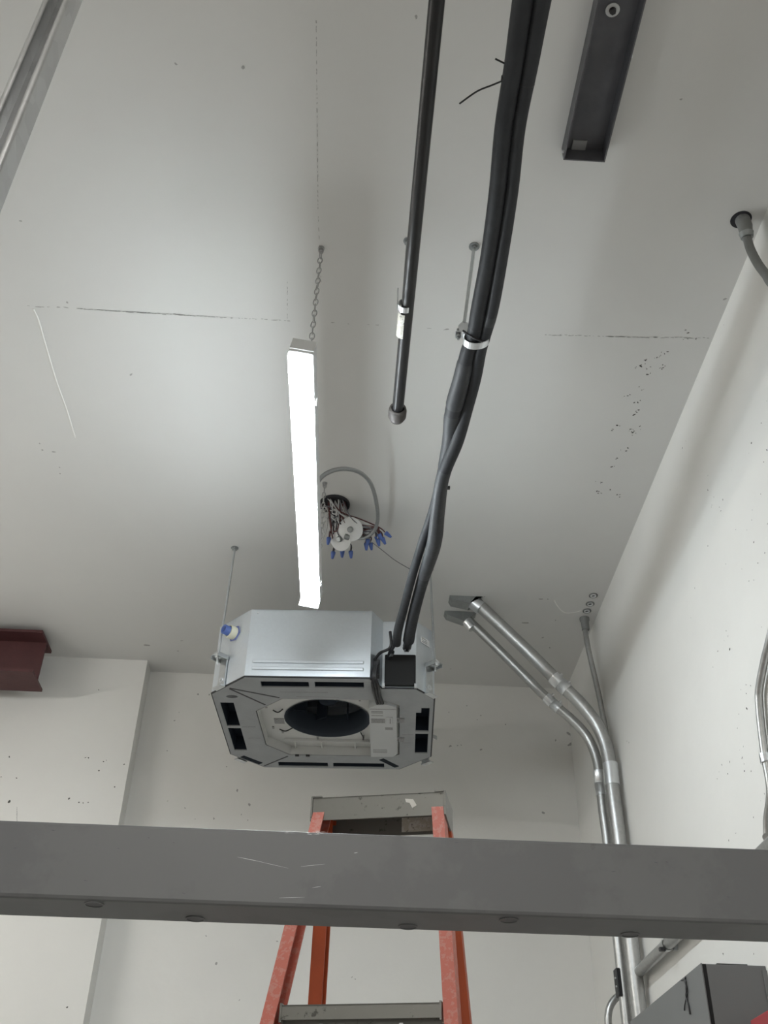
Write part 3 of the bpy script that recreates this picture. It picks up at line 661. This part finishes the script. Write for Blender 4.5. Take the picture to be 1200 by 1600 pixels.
# ------------------------------------------------------------------ dark steel channel on the ceiling
sd = 0.052
e0 = at(880, 250, Z=CZ-sd); e1 = at(945, 254, Z=CZ-sd)
x0, x1, ye = e0.x, e1.x, e0.y
chn = thing('steel_channel', 'dark grey steel channel open downwards, bolted to the ceiling', 'channel', ((x0+x1)/2, ye, CZ))
tk = 0.0035; yb_ = -0.4
B().box((x0, yb_, CZ-tk-0.0005), (x1, ye, CZ-0.0005)).build('web', 'stud', chn, True)
B().box((x0, yb_, CZ-sd), (x0+tk, ye, CZ-tk-0.0005)).build('flange', 'stud', chn, True)
B().box((x1-tk, yb_, CZ-sd), (x1, ye, CZ-tk-0.0005)).build('flange', 'stud', chn, True)
B().box((x0+tk, ye-tk, CZ-sd), (x1-tk, ye, CZ-tk-0.0005)).build('end_plate', 'stud', chn, True)
B().box((x0+0.025, ye-0.032, CZ-0.0085), (x0+0.062, ye-tk, CZ-tk-0.001)).build('end_tab', 'tray', chn, True)
wc = at(957, 15, Z=CZ-tk); b = B().lathe([(0.017, 0), (0.017, 0.0025), (0.0085, 0.003)], (wc.x, wc.y, CZ-tk-0.0005), (0, 0, -1), 24, False)
o = b.build('washer', 'whiteplastic', chn, True); b = B(); bolt(b, (wc.x, wc.y, CZ-tk-0.002), (0, 0, -1), 0.008, 0.010); b.build('anchor_bolt', 'blackplastic', o, True)
sl = at(953, 177, X=x1-tk); B().box((x1-tk-0.0008, sl.y-0.012, sl.z-0.002), (x1-tk+0.0002, sl.y+0.012, sl.z+0.002)).build('bright_slot', 'whiteplastic', chn, True)
for (px, py, x, s_) in [(985, 88, x1, 1), (878, 215, x0, -1), (881, 237, x0, -1), (887, 176, x0, -1)]:
    q = at(px, py, X=x); b = B(); bolt(b, (x, q.y, max(q.z, CZ-sd+0.008)), (s_, 0, 0), 0.0045, 0.005); b.build('screw', 'zinc', chn, True)

# ------------------------------------------------------------------ vertical galvanised strut
sy0 = 0.865; sp = at(106, 0, Y=sy0); sx1 = sp.x+0.0005; sw = 0.0413
stt = thing('strut_post', 'upright galvanised slotted strut post at the far left, floor to ceiling', 'strut', (sx1-sw/2, sy0+sw/2, 0))
g = 0.0026; xl, xr, yf, yk = sx1-sw, sx1, sy0, sy0+sw; lip = 0.0095
def arc(cx, cy, r, a0, a1, n=5): return [(cx+r*math.cos(math.radians(a0+(a1-a0)*i/n)), cy+r*math.sin(math.radians(a0+(a1-a0)*i/n))) for i in range(n+1)]
R1, R2 = 0.0052, 0.0034
half = [(xr, yk)]+arc(xr-R1, yf+R1, R1, 0, -90)+arc(xr-lip+R2, yf+R2, R2, -90, -180, 4)+[(xr-lip, yf+0.007), (xr-lip+g, yf+0.007), (xr-lip+g, yf+g+0.002), (xr-g-0.002, yf+g), (xr-g, yf+g+0.002), (xr-g, yk-g)]
xm = (xl+xr)/2
prof = half+[(2*xm-p[0], p[1]) for p in reversed(half)]
B().prism(prof, 0.0, CZ).build('channel', 'strut', stt, True)
for (px, py) in [(62, 40), (12, 138), (3, 165)]:
    q = at(px-6, py, Y=sy0+0.01); b = B(); bolt(b, (xl, sy0+0.02, q.z), (-1, 0, 0), 0.006, 0.006, 0.009); b.build('bolt', 'casting', stt, True)

# ------------------------------------------------------------------ grey steel crossbeam in front
by = 1.10; z1 = at(600, 1303, Y=by).z; z0 = at(600, 1422.5, Y=by).z; bd = 0.072
bm_ = thing('steel_crossbeam', 'long horizontal grey steel beam crossing the foreground in front of the ladder', 'beam', (0, by+bd/2, z0))
b = B(); b.box((XL, by, z0), (XR, by+bd, z1), bev=0.004)
beam_body = b.build('beam', 'beam', bm_, True)
for (px, py) in [(143, 1405), (305, 1435), (637, 1448), (795, 1437), (982, 1462)]:
    q = at(px, py, Z=z0); q.y = min(max(q.y, by+0.014), by+bd-0.016)
    b = B().lathe([(0.009, 0), (0.0105, 0), (0.0105, 0.0012), (0.009, 0.0012), (0.009, 0.0)], (q.x, q.y, z0), (0, 0, -1), 24, False); b.build('hole_rim', 'beam', beam_body, True)
    B().lathe([(0, 0.0005), (0.009, 0.0005)], (q.x, q.y, z0), (0, 0, -1), 24, False).build('hole', 'stud', beam_body, True)  # flat dark disc, the shade of a hole as colour
b = B()
def scr(px0, py0, px1, py1, wd):
    p, q = at(px0, py0, Y=by-0.0004), at(px1, py1, Y=by-0.0004); d = (q-p).normalized(); n_ = Vector((-d.z, 0, d.x))*wd*0.55
    b.add([p-n_*0.3, (p+q)/2-n_, q-n_*0.2, q+n_*0.2, (p+q)/2+n_, p+n_*0.3], [[0, 1, 2, 3, 4, 5]])
scr(371, 1339, 410, 1347, 0.0005); scr(400, 1345, 452, 1357, 0.0003); scr(470, 1354, 508, 1350, 0.0004); scr(436, 1403, 476, 1402, 0.0004); scr(488, 1387, 502, 1385, 0.0004); scr(553, 1333, 559, 1332, 0.0006)
for k in range(26):
    x = random.gauss(478, 16); y = 1298+(x-478)*0.04+abs(random.gauss(0, 3.5)); scr(x, y, x+random.uniform(2, 9), y+random.uniform(-0.4, 0.6), random.uniform(0.0002, 0.0005))
b.build('bright_scratches', 'scratch', beam_body, True)['kind'] = 'stuff'
b = B()
for (x, y) in [(231, 1309), (80, 1297), (270, 1316), (143, 1409), (1022, 1347), (1040, 1346), (955, 1362), (788, 1435), (710, 1317), (1135, 1401), (284, 1395), (20, 1325), (130, 1375), (183, 1325)]: scr(x, y, x+random.uniform(2, 8), y+random.uniform(-1, 2), 0.0006)
b.build('dark_nicks', 'stud', beam_body, True)['kind'] = 'stuff'

# ------------------------------------------------------------------ step ladder
ps = math.radians(-13.3)
lad = thing('step_ladder', 'orange fibreglass step ladder with scuffed aluminium cap, behind the grey beam', 'ladder', (0.08, 2.225, 0), ps)
TZ = 2.42
cap = B().box((-0.148, 0.0, TZ-0.052), (0.148, 0.003, TZ)).box((-0.148, 0.117, TZ-0.052), (0.148, 0.120, TZ)).box((-0.148, 0.0, TZ-0.003), (0.148, 0.12, TZ)).build('top_cap', 'alu', lad, label='scuffed aluminium top cap')
for s_ in (-1, 1):
    B().prism([(0.0-0.002, TZ-0.052), (0.122, TZ-0.06), (0.122, TZ+0.003), (-0.002, TZ+0.003)], s_*0.1485, s_*0.1525, 'X').build('cap_end', 'alu', cap)
    B().box((s_*0.150-0.022*(s_ > 0), -0.002, TZ+0.0005), (s_*0.150+0.022*(s_ < 0), 0.05, TZ+0.0035)).build('cap_bracket', 'alu', cap)
B().box((0.035, 0.1155, TZ-0.045), (0.115, 0.1168, TZ-0.012)).build('warning_label', 'sticker', cap)
B().prism([(0.062, TZ-0.012), (0.080, TZ-0.014), (0.088, TZ-0.028), (0.078, TZ-0.034), (0.072, TZ-0.022), (0.064, TZ-0.020)], -0.0006, 0.0004, 'Y').build('paint_drip', 'paintdrip', cap)
def rail(name, s_, front, mat):
    """C-channel side rail from under the cap to the floor"""
    if front: x0_, y0_, kx, ky = 0.132, 0.022, 0.088, -0.30
    else: x0_, y0_, kx, ky = 0.135, 0.100, 0.06, 0.20
    zt_ = TZ-0.012; d = zt_
    b = B(); fw, dp, th = (0.026, 0.062, 0.005) if front else (0.030, 0.040, 0.005)
    sy = -1 if front else 1
    def sec(x, y, z):
        # channel opens inwards: web outside
        xo, xi = x+fw/2, x-fw/2
        pts = [(xi, -dp/2*1), (xo, -dp/2), (xo, dp/2), (xi, dp/2), (xi, dp/2-th), (xo-th, dp/2-th), (xo-th, -dp/2+th), (xi, -dp/2+th)]
        return [Vector((s_*px, y+py, z)) for px, py in pts]
    A_ = sec(x0_, y0_+dp/2*(0 if not front else 0.5), zt_); Bq = sec(x0_+kx*d, y0_+ky*d, 0.0)
    n_ = 8
    b.add(A_+Bq, [[i, (i+1) % n_, (i+1) % n_+n_, i+n_] for i in range(n_)]+[list(range(n_)), list(range(n_, 2*n_))])
    o = b.build(name, mat, lad); return o
fr = [rail('front_rail', s_, True, 'rail') for s_ in (-1, 1)]
rr = [rail('rear_rail', s_, False, 'rail2') for s_ in (-1, 1)]
B().box((-0.152, 0.0, 1.86), (-0.146, 0.001, 1.87)).build('paint_drip', 'paintdrip', fr[0])
# spreading steps
zs = 1.966; k_ = 0
while zs > 0.2:
    d = TZ-0.012-zs; hw = 0.132+0.088*d-0.018; yy = 0.022-0.30*d-0.012
    stp = B().box((-hw, yy, zs-0.003), (hw, yy+0.085, zs)).box((-hw, yy, zs-0.026), (hw, yy+0.003, zs)).box((-hw, yy+0.082, zs-0.026), (hw, yy+0.085, zs)).build('step', 'alu', lad)
    for s_ in (-1, 1):
        B().box((s_*hw-0.002, yy-0.002, zs-0.030), (s_*hw+0.002, yy+0.087, zs+0.003)).build('step_bracket', 'alu', stp)
    B().box((-hw, yy+0.02, zs-0.055), (hw, yy+0.024, zs-0.020)).build('step_brace', 'alu', stp)
    for s_ in (-0.5, 0.5): b = B(); bolt(b, (s_*hw, yy+0.02, zs-0.036), (0, -1, 0), 0.006, 0.005); b.build('rivet', 'zinc', stp)
    zs -= 0.305; k_ += 1
for zc in (1.5, 1.0, 0.5):
    d = TZ-0.012-zc; hw = 0.135+0.06*d; B().box((-hw, 0.10+0.2*d, zc-0.012), (hw, 0.104+0.2*d, zc+0.012)).build('rear_brace', 'alu', lad)

# ------------------------------------------------------------------ conduits by the right wall
K = CZ-1.55; SC = K/2.53
yb1, yb2 = 4.04*SC, 4.17*SC
def condu(name, label, pix_, Y, r, ext, cups):
    pts = [at(px, py, Y=Y) for px, py in pix_]
    Q = [tuple(p) for p in pts]
    t = thing(name, label, 'conduit', (pts[-1].x, Y, 0), 0, 'paired angled conduits')
    xv = pts[-1].x
    Pth = spline(Q, 10)+[(xv, Y, ext*0.5), (xv, Y, 0.0)]
    B().tube(Pth, r, 20).build('conduit', 'emt', t, True)
    for (p, q, rr_) in cups:
        p, q = at(*p, Y=Y), at(*q, Y=Y); mid_ = (p+q)/2
        B().tube([tuple(p), tuple(mid_-(q-p)*0.03), tuple(mid_-(q-p)*0.02), tuple(mid_+(q-p)*0.02), tuple(mid_+(q-p)*0.03), tuple(q)], [rr_, rr_, rr_*0.94, rr_*0.94, rr_, rr_], 20).build('coupling', 'zinc', t, True)
        d = (q-p).normalized(); sd_ = Vector((0, -1, 0)).cross(d)
        for f in (0.22, 0.78):
            for s_ in ((0.86, -0.5),):
                c = p.lerp(q, f)+(sd_*s_[0]+Vector((0, s_[1], 0)))*rr_*0.95; b = B(); bolt(b, c, sd_*s_[0]+Vector((0, s_[1], 0)), 0.006, 0.010); b.build('set_screw', 'zinc', t, True)
    return t, pts
big = [(737, 935), (780, 975), (830, 1023), (880, 1073), (905, 1097), (930, 1128), (945, 1160), (953, 1195), (957, 1230), (966.5, 1300)]
t1_, p1_ = condu('steel_conduit', 'thicker shiny steel conduit slanting from ceiling then down the right wall', big, yb1, 0.0272, 2.0, [((864, 1058), (886, 1079), 0.0300)])
q0, q1 = at(953.5, 1193, Y=yb1), at(957, 1227, Y=yb1); B().tube([tuple(q0), tuple(q1)], 0.0300, 20).build('coupling', 'zinc', t1_, True)
small = [(718, 956), (760, 996), (810, 1046), (860, 1096), (893, 1124), (918, 1152), (932, 1185), (937.5, 1220), (942, 1260), (948, 1305)]
t2_, p2_ = condu('steel_conduit', 'thinner shiny steel conduit running behind and below the thicker slanting one', small, yb2, 0.0205, 2.0, [((853, 1089), (874, 1108), 0.0235), ((935, 1205), (940.5, 1243), 0.0235)])
# pulling elbows where the pair meets the ceiling
def elbow(root, tip, cpt, Y, r):
    p, q = at(*tip, Y=Y), at(*cpt, Y=Y); d = (q-p).normalized(); n_ = Vector((-d.z, 0, d.x)) 
    if n_.z < 0: n_ = -n_
    a = B(); w_ = r*1.08; L_ = (q-p).length
    o = Vector((p.x, Y, CZ-0.0005))
    prof = [(o.x-0.045, CZ-0.0005), (q.x+n_.x*w_, q.z+n_.z*w_), (q.x-n_.x*w_, q.z-n_.z*w_), (o.x-0.02, CZ-0.035)]
    prof = [(o.x-0.065, CZ-0.0005), (min(q.x+0.06, q.x+n_.x*w_+0.02), CZ-0.0005), (q.x+n_.x*w_, q.z+n_.z*w_), (q.x-n_.x*w_, q.z-n_.z*w_), (o.x-0.055, CZ-0.020)]
    a.prism(prof, Y-w_, Y+w_, 'Y'); el = a.build('pulling_elbow', 'casting', root, True)
    B().tube([tuple(q-d*0.012), tuple(q+d*0.004), tuple(q+d*0.005), tuple(q+d*0.045)], [w_, w_, w_*1.0, w_*1.0], 20).build('compression_nut', 'zinc', root, True)
elbow(t1_, (724, 930), (739, 941), yb1, 0.0290)
elbow(t2_, (716, 952), (730, 970), yb2, 0.0225)
# thin conduit in the corner and three open fittings beside it
tc_ = at(913, 966, Z=CZ); tn = thing('thin_conduit', 'slim grey conduit dropping from the ceiling fitting behind the thick pair', 'conduit', (tc_.x, tc_.y, 2.0))
td = at(940, 1108, X=XR-0.022)
pt = [(tc_.x, tc_.y, CZ), (tc_.x+0.001, tc_.y-0.003, CZ-0.15), tuple(td), (td.x, td.y-0.06, td.z-0.45), (XR-0.0125, td.y-0.03, 2.0)]
B().tube(spline(pt), 0.0118, 14).build('conduit', 'emt', tn, True)
B().lathe([(0.0225, 0.0), (0.0225, 0.012), (0.0185, 0.016), (0.0175, 0.060), (0.0145, 0.064)], (tc_.x, tc_.y, CZ-0.0005), (0.002, -0.003, -0.15), 20).build('connector', 'greyflex', tn, True)
for i, (px, py) in enumerate([(927, 930), (922, 943), (917, 954)]):
    c = at(px, py, Z=CZ)
    o = thing('open_fitting', ['open ring fitting in the ceiling, farthest from the slim conduit', 'middle of the three open ring fittings in the ceiling corner', 'open ring fitting in the ceiling, next to the slim conduit'][i], 'fitting', (c.x, c.y, CZ), 0, 'open ceiling fittings')
    B().lathe([(0.0195, -0.0005), (0.0195, -0.004), (0.0165, -0.005), (0.0165, -0.0008)], c, n=24).build('outer_ring', 'greyflex', o, True)
    B().lathe([(0.0135, -0.001), (0.0135, -0.006), (0.0085, -0.006), (0.0085, -0.001)], c, n=20).build('inner_ring', 'whiteplastic', o, True)
    B().lathe([(0.0, -0.0015), (0.0165, -0.0015)], c, n=20).build('opening', 'hole', o, True)  # flat disc, shade of the opening by colour
# grey flexible conduit at the upper right
fc = at(1160, 343, Z=CZ)
fx = thing('flexible_conduit', 'grey flexible conduit curving out of a ceiling hole at the upper right', 'conduit', (fc.x, fc.y, CZ))
pts = [(fc.x, fc.y, CZ-0.004), (fc.x+0.001, fc.y-0.002, CZ-0.05)]
for p, x in [((1166, 366), fc.x+0.003), ((1172, 388), fc.x+0.006), ((1183, 410), fc.x+0.01), ((1196, 428), fc.x+0.014), ((1214, 446), fc.x+0.018)]:
    q = at(*p, X=x); pts.append(tuple(q))
q = Vector(pts[-1]); pts += [(XR-0.016, q.y-0.12, q.z-0.10), (XR-0.016, q.y-0.26, q.z-0.18), (XR-0.016, q.y-0.9, q.z-0.30), (XR-0.016, q.y-2.2, q.z-0.33), (XR-0.016, YF, q.z-0.33)]
B().tube(spline(pts[2:], 10), 0.0125, 14).build('hose', 'greyflex', fx, True)
B().tube([(fc.x, fc.y, CZ-0.001), (fc.x+0.001, fc.y-0.002, CZ-0.035), tuple(Vector(pts[2]).lerp(Vector(pts[3]), 0.1))], [0.021, 0.020, 0.0165], 18).build('connector', 'greyflex', fx, True)
B().tube([tuple(Vector(pts[2]).lerp(Vector(pts[1]), 0.35)), tuple(Vector(pts[2]).lerp(Vector(pts[3]), 0.25))], [0.0205, 0.0175], 18).build('coupling_nut', 'casting', fx, True)
B().lathe([(0.0, 0.0), (0.030, 0.0)], (fc.x-0.004, fc.y, CZ-0.0008), (0, 0, -1), 24).build('hole_shade_disc', 'hole', fx, True)  # flat dark disc painted as the shaded inside of the hole
# conduit on the right wall with an S bend, and the level conduit behind the beam
xw = XR-0.0125
wp = [tuple(at(px, py, X=xw-0.004)) for px, py in [(1216, 930), (1205, 990), (1195, 1030), (1187, 1072), (1186, 1095), (1190, 1140), (1196, 1185), (1203, 1225), (1203, 1250), (1199, 1280), (1199, 1305)]]
w0 = Vector(wp[0]); wp = [(w0.x, YF, w0.z+0.16), (w0.x, w0.y-1.0, w0.z+0.16), (w0.x, w0.y-0.28, w0.z+0.13)]+wp+[(XR-0.024, Vector(wp[-1]).y-0.01, at(1190, 1328, X=XR-0.03).z+0.022)]
wc_ = thing('wall_conduit', 'steel conduit with S bends on the right wall at the photo edge', 'conduit', wp[-1])
B().tube(spline(wp, 8), 0.0105, 14).build('conduit', 'emt', wc_, True)
B().tube([tuple(Vector(wp[9])+Vector((0, 0.001, 0.012))), tuple(Vector(wp[9])+Vector((0, 0, -0.012)))], 0.0145, 16).build('coupling', 'zinc', wc_, True)
for i in (1, 3): p = Vector(wp[i]); B().box((p.x-0.012, p.y-0.014, p.z-0.008), (XR, p.y+0.014, p.z+0.008), bev=0.003).build('wall_strap', 'galv', wc_, True)
g0, g1 = at(1003, 1519, X=XR-0.03), at(1190, 1328, X=XR-0.03)
zz = (g0.z+g1.z)/2
hc = thing('level_conduit', 'level steel conduit along the right wall above the grey electrical box', 'conduit', (XR-0.03, (g0.y+g1.y)/2, zz))
B().tube([(XR-0.03, YF, zz), (XR-0.03, g1.y, zz), (XR-0.03, yb1-0.027, zz)], 0.0195, 18).build('conduit', 'emt', hc, True)
q = at(1044, 1482, X=XR-0.03)
B().lathe([(0.0215, -0.012), (0.0225, 0), (0.0215, 0.012)], (XR-0.03, q.y, zz), (0, 1, 0), 18).build('strap', 'galv', hc, True)
B().box((XR-0.060, q.y-0.008, zz-0.022), (XR-0.040, q.y+0.008, zz-0.010), bev=0.002).build('strap_bolt', 'blackplastic', hc, True)
B().box((XR-0.012, q.y-0.010, zz-0.018), (XR, q.y+0.010, zz+0.018)).build('strap_foot', 'galv', hc, True)
# low elbow conduit and black strut clip left of the big pair
yk_ = yb2+0.075
lp = [at(px, py, Y=yk_) for px, py in [(972, 1552), (960, 1562), (952.5, 1575), (950, 1592), (952, 1612)]]
lc = thing('elbow_conduit', 'small steel conduit elbow low behind the paired conduits', 'conduit', (lp[-1].x, yk_, 0))
B().tube([(XR-0.03, yk_, lp[0].z+0.05)]+spline([tuple(p) for p in lp])+[(lp[-1].x+0.002, yk_, 0.0)], 0.0135, 14).build('conduit', 'emt', lc, True)
q0, q1 = at(963.5, 1512, Y=yb2-0.02), at(970, 1556, Y=yb2-0.02)
cp_ = thing('conduit_clip', 'black strut clip with zinc screws holding the paired conduits to the wall', 'clip', (q0.x, yb2, q1.z))
B().box((q0.x-0.004, yb2-0.022, q1.z), (q0.x+0.012, yb2+0.022, q0.z), bev=0.003).build('clip_body', 'blackplastic', cp_, True)
B().box((q0.x+0.012, yb2+0.0215, q1.z+0.03), (XR, yb2+0.030, q0.z-0.03)).build('clip_arm', 'blackplastic', cp_, True)
for f in (0.35, 0.65):
    b = B(); bolt(b, (q0.x-0.004, yb2-0.010, q1.z+(q0.z-q1.z)*f), (-1, 0, 0), 0.004, 0.004); b.build('screw', 'zinc', cp_, True)

# ------------------------------------------------------------------ electrical boxes on the right wall
c1 = at(1196, 1509, X=XR); xb = at(1096.5, 1508, Y=c1.y).x; xd = at(1103.0, 1508, Y=c1.y).x
zt_ = c1.z; yend = c1.y+0.75; zb_ = zt_-0.85
eb = thing('electrical_box', 'grey steel electrical enclosure on the right wall, lower right', 'electrical box', (XR, c1.y, zb_))
B().box((xd, c1.y, zb_), (XR, yend, zt_), bev=0.0015).build('body', 'boxgrey', eb, True)
B().box((xb+0.0012, c1.y-0.0005, zb_+0.003), (xd-0.0002, yend-0.003, zt_-0.0005)).build('gasket', 'black', eb, True)
dr_ = B().box((xb-0.0022, c1.y-0.001, zb_-0.002), (xb+0.0010, yend+0.002, zt_+0.001), bev=0.0005).build('door', 'boxgrey', eb, True)
B().box((xd+0.03, c1.y+0.002, zt_-0.0002), (xd+0.11, c1.y+0.05, zt_+0.0025)).build('top_flange', 'black', eb, True)
B().box((XR-0.012, c1.y-0.004, zb_), (XR-0.0005, c1.y-0.0002, zt_-0.012)).build('mounting_strip', 'boxgrey', eb, True)
wt = at(1071, 1529, X=xb-0.004)
ti = thing('twist_tie', 'short black twisted wire dangling from the top of the grey electrical box', 'wire', tuple(wt))
X_ = xb-0.0058
def wy(px, py): q = at(px, py, X=X_); return (X_, q.y, q.z)
B().tube(spline([(X_+0.008, wt.y, wt.z+0.006), wy(1070, 1530), wy(1073, 1545), wy(1072, 1556), wy(1076, 1573), wy(1078, 1585)]), 0.0024, 6).build('wire', 'blackplastic', ti, True)
B().tube(spline([wy(1065, 1532), wy(1071, 1532), wy(1072, 1548), wy(1073, 1556), wy(1070, 1570), wy(1069.5, 1579)]), 0.0020, 6).build('wire', 'blackplastic', ti, True)
r0 = at(1175.5, 1592, X=XR-0.10)
rx = thing('red_box', 'corner of a red enamelled box on the right wall at the bottom right', 'box', (XR, r0.y, r0.z-0.3))
B().box((XR-0.10, r0.y-0.25, r0.z-0.3), (XR, r0.y, r0.z), bev=0.003).build('body', 'redbox', rx, True)
B().box((XR-0.108, r0.y-0.245, r0.z-0.295), (XR-0.1002, r0.y-0.005, r0.z-0.005), bev=0.002).build('cover', 'redbox', rx, True)

# ------------------------------------------------------------------ red oxide I-beam at the left
GAP = 0.028
f0 = at(65, 988, Z=CZ-GAP-0.012); yf0 = f0.y; yk0 = at(80, 1021, Z=CZ-0.028-0.014).y; xe = at(80, 1020, Z=CZ-GAP-0.012).x
zb0 = at(30, 1047, Y=yf0).z; zb0 = at(30, 1049, Y=yf0).z
ib = thing('red_steel_beam', 'dark red primed steel I-beam under the ceiling at the left', 'beam', (xe-0.5, (yf0+yk0)/2, zb0))
ym = (yf0+yk0)/2
B().box((XL, yf0, CZ-GAP-0.014), (xe, yk0, CZ-GAP)).build('top_flange', 'red', ib, True)
B().box((XL, ym-0.005, zb0+0.013), (xe, ym+0.005, CZ-GAP-0.014)).build('web', 'red', ib, True)
B().box((XL, yf0, zb0), (xe, yk0, zb0+0.013)).build('bottom_flange', 'red', ib, True)
for x in (xe-0.5, xe-1.2):
    B().box((x-0.06, ym-0.04, CZ-GAP), (x+0.06, ym+0.04, CZ-0.0003)).build('packing_plate', 'stud', ib, True)
